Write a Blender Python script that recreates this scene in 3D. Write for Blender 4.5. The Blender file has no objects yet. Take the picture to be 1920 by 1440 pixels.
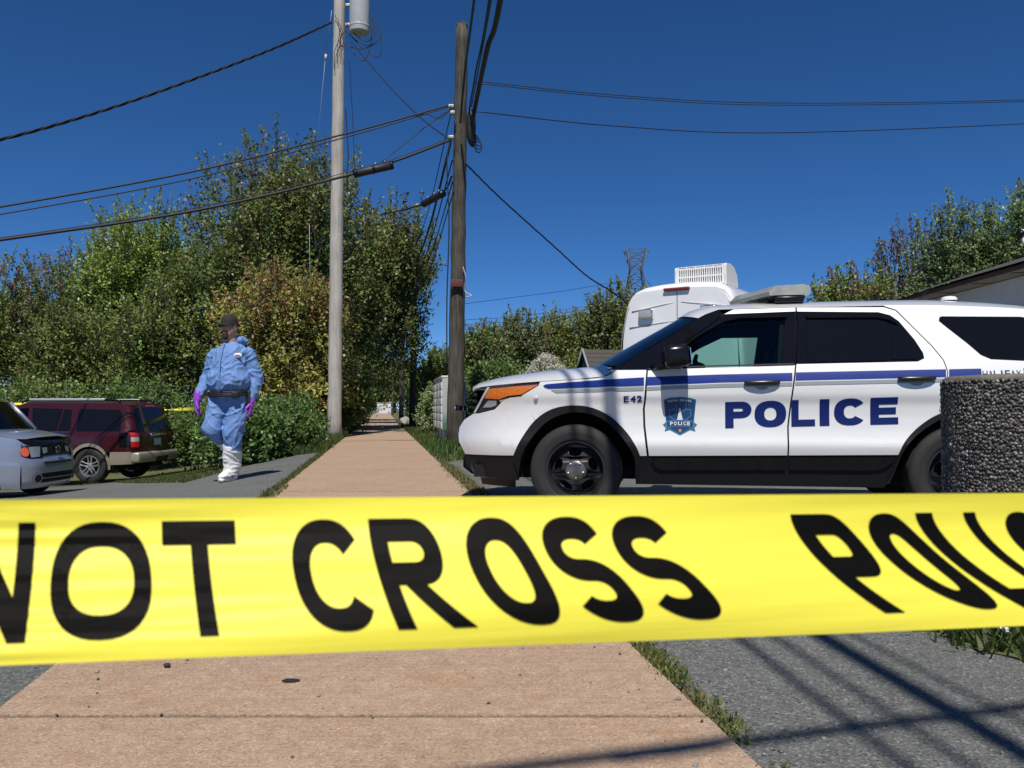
import bpy, bmesh, math, random
import numpy as np
from mathutils import Vector, Matrix, noise as mnoise

scene = bpy.context.scene
COL = scene.collection
random.seed(7)
R = math.radians

# ------------------------------------------------------------------ camera, sky, sun, exposure
CAM_H = 0.82
FPX = 1608.0                       # focal length in pixels of the 1920 px wide photograph
PITCH = math.atan(46 / FPX)
cam = bpy.data.cameras.new('camera')
cam.sensor_width = 36.0
cam.lens = 36.0 * FPX / 1920
cam.clip_start = 0.02
cam.clip_end = 3000
cam.dof.use_dof = True
cam.dof.focus_distance = 8.0
cam.dof.aperture_fstop = 17.0
cam_o = bpy.data.objects.new('camera', cam)
COL.objects.link(cam_o)
cam_o.location = (0, 0, CAM_H)
cam_o.rotation_euler = (math.pi / 2 + PITCH, 0, 0)
scene.camera = cam_o

SUN_EL, SUN_AZ = R(57), R(2)       # azimuth: how far the sun stands to the left of straight behind the camera
world = bpy.data.worlds.new('World')
scene.world = world
world.use_nodes = True
wn = world.node_tree
bg = wn.nodes['Background']
sky = wn.nodes.new('ShaderNodeTexSky')
sky.sky_type = 'NISHITA'
sky.sun_disc = False
sky.sun_elevation = SUN_EL
sky.sun_rotation = math.pi + SUN_AZ
sky.altitude = 0
sky.air_density = 0.5
sky.dust_density = 0.0
sky.ozone_density = 10.0
hsv = wn.nodes.new('ShaderNodeHueSaturation')
hsv.inputs['Saturation'].default_value = 1.12      # deep clear-day blue over the whole sky
wn.links.new(sky.outputs[0], hsv.inputs['Color'])
wn.links.new(hsv.outputs[0], bg.inputs[0])
bg.inputs[1].default_value = 0.1

sun = bpy.data.lights.new('sun', 'SUN')
sun.energy = 4.8
sun.angle = R(0.53)
sun.color = (1.0, 0.955, 0.88)
sun_o = bpy.data.objects.new('sun', sun)
COL.objects.link(sun_o)
_d = Vector((math.sin(SUN_AZ) * math.cos(SUN_EL), math.cos(SUN_AZ) * math.cos(SUN_EL), -math.sin(SUN_EL)))
sun_o.rotation_euler = _d.to_track_quat('-Z', 'Y').to_euler()

scene.view_settings.view_transform = 'Standard'
scene.view_settings.look = 'None'
scene.view_settings.exposure = 0.0
scene.view_settings.gamma = 1.0
scene.view_settings.use_curve_mapping = False
scene.render.engine = 'CYCLES'
scene.cycles.max_bounces = 7
scene.cycles.transparent_max_bounces = 12
scene.cycles.use_denoising = True

# ------------------------------------------------------------------ small helpers
def ray(px, py):
    cx, cy = (px - 960) / FPX, (720 - py) / FPX
    return Vector((cx, math.cos(PITCH) - cy * math.sin(PITCH), math.sin(PITCH) + cy * math.cos(PITCH)))

def at(px, py, Y):
    """world point at distance Y ahead of the camera seen at that place of the photograph"""
    d = ray(px, py)
    return Vector((0, 0, CAM_H)) + d * (Y / d.y)

def path_x(y):
    return -0.088 - 0.1515 * y

def gz(x, y):
    """height of the terrain"""
    t = x - path_x(y)
    if t < -1.0:
        a = min(max(0.70 + 0.043 * (y - 14), 0.12), 1.0)
        g = -1.0 - t
        return -a * (1 - math.exp(-(g / 3.0) ** 1.5))
    if t > 1.0:
        k = min((t - 1.0) / 1.0, 1)
        fade = 1 - min(max((y - 12) / 8, 0), 1)
        return -0.04 * k * fade
    return 0.0

def ground_hit(px, py):
    d = ray(px, py)
    y, last = 1.0, None
    while y < 400:
        P = Vector((0, 0, CAM_H)) + d * (y / d.y)
        if P.z <= gz(P.x, P.y):
            return Vector((P.x, P.y, gz(P.x, P.y)))
        y += 0.01 if y < 30 else 0.2
    return P

def tag(o, label=None, cat=None, group=None, kind=None):
    if label: o['label'] = label
    if cat: o['category'] = cat
    if group: o['group'] = group
    if kind: o['kind'] = kind
    return o

def empty(name, loc=(0, 0, 0), rz=0.0, parent=None):
    o = bpy.data.objects.new(name, None)
    COL.objects.link(o)
    o.location = loc
    o.rotation_euler = (0, 0, rz)
    o.empty_display_size = 0.1
    if parent: o.parent = parent
    return o

def link(name, mesh, mat=None, parent=None, loc=None, rot=None):
    o = bpy.data.objects.new(name, mesh)
    COL.objects.link(o)
    if mat is not None and len(mesh.materials) == 0: mesh.materials.append(mat)
    if parent is not None: o.parent = parent
    if loc is not None: o.location = loc
    if rot is not None: o.rotation_euler = rot
    return o

def np_mesh(name, V, Fq, smooth=False):
    """mesh from numpy vertices and an (n,k) index array, k = 3 or 4"""
    V = np.asarray(V, np.float32); Fq = np.asarray(Fq, np.int32)
    k = Fq.shape[1]
    me = bpy.data.meshes.new(name)
    me.vertices.add(len(V)); me.vertices.foreach_set('co', V.ravel())
    me.loops.add(Fq.size); me.loops.foreach_set('vertex_index', Fq.ravel())
    me.polygons.add(len(Fq))
    me.polygons.foreach_set('loop_start', np.arange(0, Fq.size, k, dtype=np.int32))
    me.polygons.foreach_set('loop_total', np.full(len(Fq), k, np.int32))
    if smooth: me.polygons.foreach_set('use_smooth', np.ones(len(Fq), bool))
    me.update(calc_edges=True)
    return me

def point_color(me, name, C):
    a = me.color_attributes.new(name, 'FLOAT_COLOR', 'POINT')
    C = np.asarray(C, np.float32)
    if C.shape[1] == 3: C = np.hstack([C, np.ones((len(C), 1), np.float32)])
    a.data.foreach_set('color', C.ravel())

class MB:
    """collects simple shapes into one mesh"""
    def __init__(s): s.v, s.f, s.sm = [], [], []
    def add(s, V, Fs, smooth=False, M=None):
        b = len(s.v)
        for p in V:
            p = Vector(p)
            s.v.append(tuple(M @ p if M else p))
        for q in Fs:
            s.f.append(tuple(b + i for i in q)); s.sm.append(smooth)
        return s
    def box(s, c, size, rot=None, bev=0.0, M=None):
        bm = bmesh.new()
        bmesh.ops.create_cube(bm, size=1)
        bmesh.ops.scale(bm, vec=size, verts=bm.verts)
        if bev > 0:
            bmesh.ops.bevel(bm, geom=list(bm.edges), offset=bev, segments=2, affect='EDGES', profile=0.6)
        T = Matrix.Translation(c)
        if rot: T = T @ Matrix.Rotation(rot[2], 4, 'Z') @ Matrix.Rotation(rot[1], 4, 'Y') @ Matrix.Rotation(rot[0], 4, 'X')
        if M: T = M @ T
        bm.verts.index_update()
        s.add([v.co for v in bm.verts], [[v.index for v in f.verts] for f in bm.faces], bev > 0, T)
        bm.free(); return s
    def tube(s, pts, r, n=8, cap=True, M=None):
        pts = [Vector(p) for p in pts]
        rs = r if isinstance(r, (list, tuple)) else [r] * len(pts)
        V, Fs = [], []
        up = None
        for i, p in enumerate(pts):
            d = (pts[min(i + 1, len(pts) - 1)] - pts[max(i - 1, 0)])
            d = d.normalized() if d.length > 1e-9 else Vector((0, 0, 1))
            if up is None:
                up = Vector((0, 0, 1)) if abs(d.z) < 0.9 else Vector((1, 0, 0))
            a = d.cross(up)
            a = a.normalized() if a.length > 1e-6 else d.orthogonal().normalized()
            b = a.cross(d).normalized(); up = b
            for k in range(n):
                t = 2 * math.pi * k / n
                V.append(p + (a * math.cos(t) + b * math.sin(t)) * rs[i])
        for i in range(len(pts) - 1):
            for k in range(n):
                k2 = (k + 1) % n
                Fs.append((i * n + k, i * n + k2, (i + 1) * n + k2, (i + 1) * n + k))
        if cap:
            Fs.append(tuple(range(n))[::-1]); Fs.append(tuple((len(pts) - 1) * n + k for k in range(n)))
        return s.add(V, Fs, True, M)
    def lathe(s, prof, n=24, axis='Z', M=None, closed=False):
        V, Fs = [], []
        for (r, h) in prof:
            for k in range(n):
                t = 2 * math.pi * k / n
                a, b = r * math.cos(t), r * math.sin(t)
                V.append((a, b, h) if axis == 'Z' else ((a, h, b) if axis == 'Y' else (h, a, b)))
        m = len(prof)
        for i in range(m if closed else m - 1):
            j = (i + 1) % m
            for k in range(n):
                k2 = (k + 1) % n
                q = (i * n + k, i * n + k2, j * n + k2, j * n + k)
                Fs.append(q if axis != 'Y' else q[::-1])
        return s.add(V, Fs, True, M)
    def ball(s, c, r, n=12, M=None):
        rr = r if isinstance(r, (tuple, list)) else (r, r, r)
        bm = bmesh.new(); bmesh.ops.create_uvsphere(bm, u_segments=n, v_segments=max(6, n // 2 + 2), radius=1)
        T = Matrix.Translation(c) @ Matrix.Diagonal((*rr, 1))
        if M: T = M @ T
        bm.verts.index_update()
        s.add([v.co for v in bm.verts], [[v.index for v in f.verts] for f in bm.faces], True, T)
        bm.free(); return s
    def prism(s, poly, h0, h1, axis='Z', M=None):
        """polygon (a,b) extruded along an axis; Y: (a,h,b), X: (h,a,b)"""
        def p3(a, b, h): return (a, b, h) if axis == 'Z' else ((a, h, b) if axis == 'Y' else (h, a, b))
        n = len(poly)
        V = [p3(a, b, h0) for a, b in poly] + [p3(a, b, h1) for a, b in poly]
        Fs = [tuple(range(n))[::-1], tuple(range(n, 2 * n))] + [(i, (i + 1) % n, n + (i + 1) % n, n + i) for i in range(n)]
        return s.add(V, Fs, False, M)
    def mesh(s, name):
        me = bpy.data.meshes.new(name)
        me.from_pydata(s.v, [], s.f)
        me.polygons.foreach_set('use_smooth', s.sm)
        me.update()
        bm = bmesh.new(); bm.from_mesh(me); bmesh.ops.recalc_face_normals(bm, faces=bm.faces); bm.to_mesh(me); bm.free()
        return me
    def build(s, name, mat, parent=None, loc=None, rot=None, sharp=None):
        me = s.mesh(name)
        if sharp is not None:
            me.set_sharp_from_angle(angle=R(sharp))
        return link(name, me, mat, parent, loc, rot)

def copy_tree(o, parent=None):
    c = o.copy(); COL.objects.link(c); c.parent = parent
    for ch in o.children: copy_tree(ch, c)
    return c

def spline(pts, n=8):
    """Catmull-Rom through points"""
    P = [Vector(p) for p in pts]
    P = [P[0] * 2 - P[1]] + P + [P[-1] * 2 - P[-2]]
    out = []
    for i in range(1, len(P) - 2):
        for k in range(n):
            t = k / n
            a, b, c, d = P[i - 1], P[i], P[i + 1], P[i + 2]
            out.append(0.5 * ((2 * b) + (c - a) * t + (2 * a - 5 * b + 4 * c - d) * t * t + (3 * b - a - 3 * c + d) * t ** 3))
    out.append(P[-2]); return out

def spl2(pts, n=4):
    return [(p[0], p[1]) for p in spline([(a, b, 0) for a, b in pts], n)]

# ------------------------------------------------------------------ materials
def mat(name, col, rough=0.5, metal=0.0, coat=0.0, var=None, bump=None, spec=None, stretch=None):
    """var=(scale, other colour, amount)  bump=(scale, strength, distance)"""
    m = bpy.data.materials.new(name); m.use_nodes = True
    nt = m.node_tree; b = nt.nodes['Principled BSDF']
    b.inputs['Base Color'].default_value = (*col, 1)
    b.inputs['Roughness'].default_value = rough
    b.inputs['Metallic'].default_value = metal
    if coat:
        b.inputs['Coat Weight'].default_value = coat; b.inputs['Coat Roughness'].default_value = 0.04
    if spec is not None: b.inputs['Specular IOR Level'].default_value = spec
    tc = None
    def coords():
        nonlocal tc
        if tc is None:
            tc = nt.nodes.new('ShaderNodeTexCoord')
            if stretch:
                mp = nt.nodes.new('ShaderNodeMapping'); mp.inputs['Scale'].default_value = stretch
                nt.links.new(tc.outputs['Object'], mp.inputs[0]); tc = mp
        return tc.outputs['Object'] if tc.bl_idname == 'ShaderNodeTexCoord' else tc.outputs[0]
    if var:
        n = nt.nodes.new('ShaderNodeTexNoise'); n.inputs['Scale'].default_value = var[0]; n.inputs['Detail'].default_value = 6
        n.inputs['Roughness'].default_value = 0.65
        nt.links.new(coords(), n.inputs['Vector'])
        rp = nt.nodes.new('ShaderNodeValToRGB')
        rp.color_ramp.elements[0].position = 0.5 - 0.5 * (1 - var[2]) * 0.6 - 0.08
        rp.color_ramp.elements[1].position = 0.72
        rp.color_ramp.elements[0].color = (*col, 1); rp.color_ramp.elements[1].color = (*var[1], 1)
        nt.links.new(n.outputs['Fac'], rp.inputs[0]); nt.links.new(rp.outputs[0], b.inputs['Base Color'])
    if bump:
        n = nt.nodes.new('ShaderNodeTexNoise'); n.inputs['Scale'].default_value = bump[0]; n.inputs['Detail'].default_value = 5
        nt.links.new(coords(), n.inputs['Vector'])
        bp = nt.nodes.new('ShaderNodeBump'); bp.inputs['Strength'].default_value = bump[1]; bp.inputs['Distance'].default_value = bump[2]
        nt.links.new(n.outputs['Fac'], bp.inputs['Height']); nt.links.new(bp.outputs[0], b.inputs['Normal'])
    return m

def glass_mat(name, tint, ior=1.5, rough=0.0):
    m = bpy.data.materials.new(name); m.use_nodes = True
    nt = m.node_tree; nt.nodes.remove(nt.nodes['Principled BSDF'])
    out = nt.nodes['Material Output']
    tr = nt.nodes.new('ShaderNodeBsdfTransparent'); tr.inputs[0].default_value = (*tint, 1)
    gl = nt.nodes.new('ShaderNodeBsdfGlossy'); gl.inputs['Roughness'].default_value = rough
    fr = nt.nodes.new('ShaderNodeFresnel'); fr.inputs[0].default_value = ior
    mx = nt.nodes.new('ShaderNodeMixShader')
    nt.links.new(fr.outputs[0], mx.inputs[0]); nt.links.new(tr.outputs[0], mx.inputs[1]); nt.links.new(gl.outputs[0], mx.inputs[2])
    nt.links.new(mx.outputs[0], out.inputs[0])
    return m

def leaf_mat(name, trans=0.25, rough=0.42):
    """leaf colour comes from the leaf's own colour attribute; a little light passes through"""
    m = bpy.data.materials.new(name); m.use_nodes = True
    nt = m.node_tree; b = nt.nodes['Principled BSDF']; out = nt.nodes['Material Output']
    at_ = nt.nodes.new('ShaderNodeAttribute'); at_.attribute_name = 'leaf'
    nt.links.new(at_.outputs['Color'], b.inputs['Base Color'])
    b.inputs['Roughness'].default_value = rough
    b.inputs['Specular IOR Level'].default_value = 0.35
    tl = nt.nodes.new('ShaderNodeBsdfTranslucent'); nt.links.new(at_.outputs['Color'], tl.inputs[0])
    mx = nt.nodes.new('ShaderNodeMixShader'); mx.inputs[0].default_value = trans
    nt.links.new(b.outputs[0], mx.inputs[1]); nt.links.new(tl.outputs[0], mx.inputs[2]); nt.links.new(mx.outputs[0], out.inputs[0])
    return m

M_leaf = leaf_mat('leaf', 0.32, 0.40)
M_bark = mat('bark', (0.10, 0.085, 0.07), 0.9, var=(6, (0.05, 0.042, 0.035), 0.6), bump=(25, 0.6, 0.02))
M_black = mat('black_plastic', (0.008, 0.008, 0.009), 0.22, spec=0.3)
M_trim = mat('textured_black_trim', (0.009, 0.009, 0.010), 0.6, spec=0.25, bump=(400, 0.15, 0.001))
M_dark = mat('dark_void', (0.004, 0.004, 0.004), 0.9)
M_gloss = mat('gloss_black', (0.006, 0.006, 0.007), 0.05, spec=0.4)
M_rubber = mat('tyre_rubber', (0.013, 0.0127, 0.012), 0.75, var=(9, (0.028, 0.025, 0.022), 0.4))
M_chrome = mat('chrome', (0.75, 0.75, 0.76), 0.12, 1.0)
M_alloy = mat('alloy', (0.62, 0.60, 0.56), 0.32, 0.85)
M_steelw = mat('black_steel_rim', (0.026, 0.026, 0.027), 0.32)
M_cap = mat('worn_hub_cap', (0.36, 0.34, 0.31), 0.36, 0.8, var=(14, (0.2, 0.17, 0.14), 0.5))
M_white = mat('white_paint', (0.80, 0.80, 0.79), 0.35, 0.0, 1.0, var=(1.6, (0.76, 0.755, 0.74), 0.3))
M_wire = mat('cable_sheath', (0.012, 0.012, 0.012), 0.6)
M_galv = mat('galvanised_steel', (0.42, 0.43, 0.44), 0.5, 0.7, var=(12, (0.30, 0.31, 0.32), 0.5))
M_glassdark = glass_mat('privacy_glass', (0.05, 0.05, 0.055))
M_glasstint = glass_mat('green_tinted_glass', (0.50, 0.72, 0.66))
M_glassclear = glass_mat('clear_glass', (0.88, 0.92, 0.90))
M_seat = mat('seat_cloth', (0.02, 0.02, 0.022), 0.9)
M_plate = mat('number_plate', (0.62, 0.68, 0.74), 0.4)
M_red = mat('red_lens', (0.55, 0.02, 0.02), 0.12, coat=1.0)
M_amber = mat('amber_lens', (0.85, 0.22, 0.02), 0.15, coat=1.0, var=(60, (0.5, 0.11, 0.01), 0.5))
M_clear = mat('clear_lens', (0.72, 0.74, 0.76), 0.08, 0.3, 1.0)
# ------------------------------------------------------------------ ground materials
def speckle_mat(name, base, light, dark, grain, rough, bumpd, stain, streak=None, pits=0.0):
    m = bpy.data.materials.new(name); m.use_nodes = True
    nt = m.node_tree; N = nt.nodes.new; Lk = nt.links.new
    b = nt.nodes['Principled BSDF']; b.inputs['Roughness'].default_value = rough
    b.inputs['Specular IOR Level'].default_value = 0.25
    tc = N('ShaderNodeTexCoord')
    vo = N('ShaderNodeTexVoronoi'); vo.inputs['Scale'].default_value = grain; Lk(tc.outputs['Object'], vo.inputs['Vector'])
    sp = N('ShaderNodeSeparateColor'); Lk(vo.outputs['Color'], sp.inputs[0])
    rp = N('ShaderNodeValToRGB'); e = rp.color_ramp.elements
    e[0].position = 0.0; e[0].color = (*dark, 1); e[1].position = 1.0; e[1].color = (*light, 1)
    x = rp.color_ramp.elements.new(0.35); x.color = (*base, 1); x = rp.color_ramp.elements.new(0.80); x.color = (*base, 1)
    Lk(sp.outputs[0], rp.inputs[0])
    n1 = N('ShaderNodeTexNoise'); n1.inputs['Scale'].default_value = 0.9; n1.inputs['Detail'].default_value = 8; n1.inputs['Roughness'].default_value = 0.7
    Lk(tc.outputs['Object'], n1.inputs['Vector'])
    r2 = N('ShaderNodeValToRGB'); r2.color_ramp.elements[0].position = 0.35; r2.color_ramp.elements[1].position = 0.7
    r2.color_ramp.elements[0].color = (1, 1, 1, 1); r2.color_ramp.elements[1].color = (*stain, 1)
    Lk(n1.outputs['Fac'], r2.inputs[0])
    mx = N('ShaderNodeMix'); mx.data_type = 'RGBA'; mx.blend_type = 'MULTIPLY'; mx.inputs['Factor'].default_value = 1.0
    Lk(rp.outputs[0], mx.inputs['A']); Lk(r2.outputs[0], mx.inputs['B'])
    n3 = N('ShaderNodeTexNoise'); n3.inputs['Scale'].default_value = 14; n3.inputs['Detail'].default_value = 6; n3.inputs['Roughness'].default_value = 0.75
    Lk(tc.outputs['Object'], n3.inputs['Vector'])
    r3 = N('ShaderNodeValToRGB'); r3.color_ramp.elements[0].position = 0.3; r3.color_ramp.elements[1].position = 0.75
    r3.color_ramp.elements[0].color = (0.78, 0.78, 0.78, 1); r3.color_ramp.elements[1].color = (1.12, 1.12, 1.12, 1)
    Lk(n3.outputs['Fac'], r3.inputs[0])
    my = N('ShaderNodeMix'); my.data_type = 'RGBA'; my.blend_type = 'MULTIPLY'; my.inputs['Factor'].default_value = 1.0
    Lk(mx.outputs['Result'], my.inputs['A']); Lk(r3.outputs[0], my.inputs['B'])
    last = my.outputs['Result']
    height = vo.outputs['Distance']
    if streak:
        mp = N('ShaderNodeMapping'); mp.inputs['Scale'].default_value = streak; mp.inputs['Rotation'].default_value = (0, 0, R(8.6))
        Lk(tc.outputs['Object'], mp.inputs[0])
        ns = N('ShaderNodeTexNoise'); ns.inputs['Scale'].default_value = 3; ns.inputs['Detail'].default_value = 5
        Lk(mp.outputs[0], ns.inputs['Vector'])
        rs = N('ShaderNodeValToRGB'); rs.color_ramp.elements[0].position = 0.35; rs.color_ramp.elements[1].position = 0.68
        rs.color_ramp.elements[0].color = (0.93, 0.92, 0.91, 1); rs.color_ramp.elements[1].color = (1.05, 1.05, 1.05, 1)
        Lk(ns.outputs['Fac'], rs.inputs[0])
        mz = N('ShaderNodeMix'); mz.data_type = 'RGBA'; mz.blend_type = 'MULTIPLY'; mz.inputs['Factor'].default_value = 1.0
        Lk(last, mz.inputs['A']); Lk(rs.outputs[0], mz.inputs['B']); last = mz.outputs['Result']
    if pits:
        vp = N('ShaderNodeTexVoronoi'); vp.inputs['Scale'].default_value = 22; vp.inputs['Randomness'].default_value = 1.0
        mp2 = N('ShaderNodeMapping'); mp2.inputs['Scale'].default_value = (1.0, 1.8, 1.0)
        Lk(tc.outputs['Object'], mp2.inputs[0]); Lk(mp2.outputs[0], vp.inputs['Vector'])
        rq = N('ShaderNodeValToRGB'); rq.color_ramp.elements[0].position = 0.055; rq.color_ramp.elements[1].position = 0.11
        rq.color_ramp.elements[0].color = (pits, pits * 0.92, pits * 0.85, 1); rq.color_ramp.elements[1].color = (1, 1, 1, 1)
        Lk(vp.outputs['Distance'], rq.inputs[0])
        sc = N('ShaderNodeSeparateColor'); Lk(vp.outputs['Color'], sc.inputs[0])
        gt = N('ShaderNodeMath'); gt.operation = 'GREATER_THAN'; gt.inputs[1].default_value = 0.72; Lk(sc.outputs[1], gt.inputs[0])
        mw = N('ShaderNodeMix'); mw.data_type = 'RGBA'; mw.blend_type = 'MULTIPLY'
        nr = N('ShaderNodeTexNoise'); nr.inputs['Scale'].default_value = 2.6; nr.inputs['Detail'].default_value = 7; nr.inputs['Roughness'].default_value = .7; Lk(tc.outputs['Object'], nr.inputs['Vector'])
        rr = N('ShaderNodeValToRGB'); rr.color_ramp.elements[0].position = .55; rr.color_ramp.elements[1].position = .78; rr.color_ramp.elements[0].color = (1, 1, 1, 1); rr.color_ramp.elements[1].color = (1.0, .80, .60, 1); Lk(nr.outputs['Fac'], rr.inputs[0])
        mv = N('ShaderNodeMix'); mv.data_type = 'RGBA'; mv.blend_type = 'MULTIPLY'; mv.inputs['Factor'].default_value = 1; Lk(last, mv.inputs['A']); Lk(rr.outputs[0], mv.inputs['B']); last = mv.outputs['Result']
        Lk(gt.outputs[0], mw.inputs['Factor']); Lk(last, mw.inputs['A']); Lk(rq.outputs[0], mw.inputs['B']); last = mw.outputs['Result']
    Lk(last, b.inputs['Base Color'])
    bp = N('ShaderNodeBump'); bp.inputs['Strength'].default_value = 0.7; bp.inputs['Distance'].default_value = bumpd
    ad = N('ShaderNodeMath'); ad.operation = 'ADD'; Lk(height, ad.inputs[0]); Lk(n3.outputs['Fac'], ad.inputs[1])
    Lk(ad.outputs[0], bp.inputs['Height']); Lk(bp.outputs[0], b.inputs['Normal'])
    return m

M_asphalt = speckle_mat('asphalt', (0.162, 0.166, 0.156), (0.34, 0.34, 0.32), (0.08, 0.083, 0.079), 150, 0.85, 0.006, (0.80, 0.80, 0.79))
M_path = speckle_mat('pinkish_concrete', (0.455, 0.322, 0.224), (0.57, 0.45, 0.335), (0.31, 0.215, 0.155), 190, 0.9, 0.0022, (0.90, 0.86, 0.82),
                     streak=(0.6, 26, 1), pits=0.42)
M_soil = mat('grassy_soil', (0.075, 0.095, 0.028), 0.95, var=(2.5, (0.125, 0.115, 0.05), 0.5), bump=(30, 0.6, 0.02))
M_blade = leaf_mat('grass_blade', 0.3, 0.5)

# ------------------------------------------------------------------ terrain, paved areas, footpath
def axis(fine0, fine1, step, far0, far1):
    a = list(np.arange(fine0, fine1 + 1e-6, step))
    d, x = step, fine1
    while x < far1: d *= 1.35; x += d; a.append(min(x, far1))
    d, x, pre = step, fine0, []
    while x > far0: d *= 1.35; x -= d; pre.append(max(x, far0))
    return np.array(pre[::-1] + a)

gx = axis(-16, 12, 0.4, -700, 700); gy = axis(-4, 46, 0.4, -300, 1500)
V = [(x, y, gz(x, y) - 0.014) for y in gy for x in gx]
nx = len(gx)
F = [(j * nx + i, j * nx + i + 1, (j + 1) * nx + i + 1, (j + 1) * nx + i) for j in range(len(gy) - 1) for i in range(nx - 1)]
tag(link('ground', np_mesh('ground', V, F, True), M_soil), kind='structure')

def cut_poly(poly, step):
    """polygon filled and cut on a grid; returns 2-D vertices and faces"""
    bm = bmesh.new()
    vs = [bm.verts.new((a, b, 0)) for a, b in poly]
    f = bm.faces.new(vs)
    f.normal_update()
    bmesh.ops.triangulate(bm, faces=[f])
    su, sv = step if isinstance(step, tuple) else (step, step)
    for ax, st in ((0, su), (1, sv)):
        if not st: continue
        lo = min(p[ax] for p in poly); hi = max(p[ax] for p in poly)
        k = math.floor(lo / st) + 1
        while k * st < hi - 1e-4:
            co = [0, 0, 0]; no = [0, 0, 0]; co[ax] = k * st; no[ax] = 1
            bmesh.ops.bisect_plane(bm, geom=bm.verts[:] + bm.edges[:] + bm.faces[:], plane_co=co, plane_no=no, dist=1e-5)
            k += 1
    bm.verts.index_update()
    V2 = [(v.co.x, v.co.y) for v in bm.verts]; Fs = [[v.index for v in q.verts] for q in bm.faces]
    bm.free()
    return V2, Fs

def sheet(name, poly, mat_, fn, step=0.4, parent=None):
    V2, Fs = cut_poly(poly, step)
    me = bpy.data.meshes.new(name); me.from_pydata([fn(a, b) for a, b in V2], [], Fs)
    me.update()
    bm = bmesh.new(); bm.from_mesh(me); bmesh.ops.recalc_face_normals(bm, faces=bm.faces)
    if sum(f.normal.z for f in bm.faces) < 0: bmesh.ops.reverse_faces(bm, faces=bm.faces)
    bm.to_mesh(me); bm.free()
    return link(name, me, mat_, parent)

def G(px, py): p = ground_hit(px, py); return (p.x, p.y)
def edge(t, ys): return [(path_x(y) + t, y) for y in ys]

def wob(poly, amt, step=0.25, seed=0):
    """ragged edge"""
    rnd = random.Random(seed); out = []
    for i in range(len(poly)):
        a, b = Vector((*poly[i], 0)), Vector((*poly[(i + 1) % len(poly)], 0))
        n = max(1, min(60, int((b - a).length / step)))
        for k in range(n):
            p = a.lerp(b, k / n)
            out.append((p.x + rnd.uniform(-amt, amt), p.y + rnd.uniform(-amt, amt)))
    return out

left_lot = edge(-.93, [-3, 2, 5]) + [G(501, 926), G(539, 896), G(569, 871), G(599, 849), G(611, 839), G(560, 848), G(500, 862), G(430, 882), G(345, 905), G(210, 904),
            (-9.5, 16.2), (-30, 17), (-30, -3)]
sheet_l = tag(sheet('asphalt_driveway', wob(left_lot, 0.02, 0.3, 1), M_asphalt, lambda a, b: (a, b, gz(a, b) - 0.002)), kind='structure')
right_lot = edge(0.93, [-3, 1, 2, 3, 4, 6, 8]) + [G(872, 921), G(834, 884), G(842, 866), (-0.7, 14.2), (1.0, 16.5), (2.0, 30), (40, 30), (40, -3)]
tag(sheet('asphalt_lot', wob(right_lot, 0.02, 0.3, 2), M_asphalt, lambda a, b: (a, b, gz(a, b) - 0.002)), kind='structure')

# footpath of concrete slabs: each slab near enough to be told apart is a piece of its own
path_root = tag(empty('footpath'), kind='structure')
M_joint = mat('joint_dirt', (0.07, 0.055, 0.04), 0.95, var=(30, (0.12, 0.10, 0.07), 0.5))
def slab_mesh(y0, y1, hw0=0.955, hw1=0.955, seed=0):
    """slab between two joints, with slightly worn rounded edges"""
    bm = bmesh.new()
    c = [(path_x(y0) - hw0, y0 + 0.0), (path_x(y0) + hw0, y0), (path_x(y1) + hw1, y1), (path_x(y1) - hw1, y1)]
    top = [bm.verts.new((a, b, 0.010)) for a, b in c]; bot = [bm.verts.new((a, b, -0.1)) for a, b in c]
    bm.faces.new(top)
    for i in range(4): bm.faces.new((bot[i], bot[(i + 1) % 4], top[(i + 1) % 4], top[i]))
    bmesh.ops.recalc_face_normals(bm, faces=bm.faces)
    ed = [e for e in bm.edges if all(v.co.z > 0 for v in e.verts)]
    bmesh.ops.bevel(bm, geom=ed, offset=0.008, segments=2, affect='EDGES')
    me = bpy.data.meshes.new('slab'); bm.to_mesh(me); bm.free(); return me
SL = 1.53
y = 2.285 - SL * 3
while y < 44:
    tilt = random.uniform(-0.0015, 0.0015)
    link('slab', slab_mesh(y + 0.0045, y + SL - 0.0045), M_path, path_root, loc=(0, 0, tilt))
    y += SL
far = [(path_x(b) + s * 0.955, b) for s, b in ((-1, y), (1, y))] + [(path_x(200) + 1.6, 200), (path_x(200) - 1.2, 200)]
tag(sheet('far_slabs', far, M_path, lambda a, b: (a, b, 0.010), step=(0, 4.0), parent=path_root), kind='stuff')
sheet('joint_bed', edge(-0.95, [-3, 44]) + edge(0.95, [44, -3]), M_joint, lambda a, b: (a, b, 0.0035), step=(0, 2), parent=path_root)
# ------------------------------------------------------------------ lettering helper
_glyph = {}
def glyph(ch, bold=0.035):
    """flat outline of one character, normalised to the unit square"""
    k = (ch, bold)
    if k in _glyph: return _glyph[k]
    cu = bpy.data.curves.new('g', 'FONT'); cu.body = ch; cu.offset = bold; cu.resolution_u = 5; cu.fill_mode = 'FRONT'
    o = bpy.data.objects.new('g', cu); COL.objects.link(o)
    dg = bpy.context.evaluated_depsgraph_get()
    me = bpy.data.meshes.new_from_object(o.evaluated_get(dg))
    V2 = np.array([v.co[:2] for v in me.vertices]); Fs = [list(p.vertices) for p in me.polygons]
    bpy.data.objects.remove(o); bpy.data.curves.remove(cu); bpy.data.meshes.remove(me)
    lo, hi = V2.min(0), V2.max(0)
    asp = (hi[0] - lo[0]) / (hi[1] - lo[1])
    V2 = (V2 - lo) / (hi - lo)
    _glyph[k] = (V2, Fs, asp); return _glyph[k]

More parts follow.
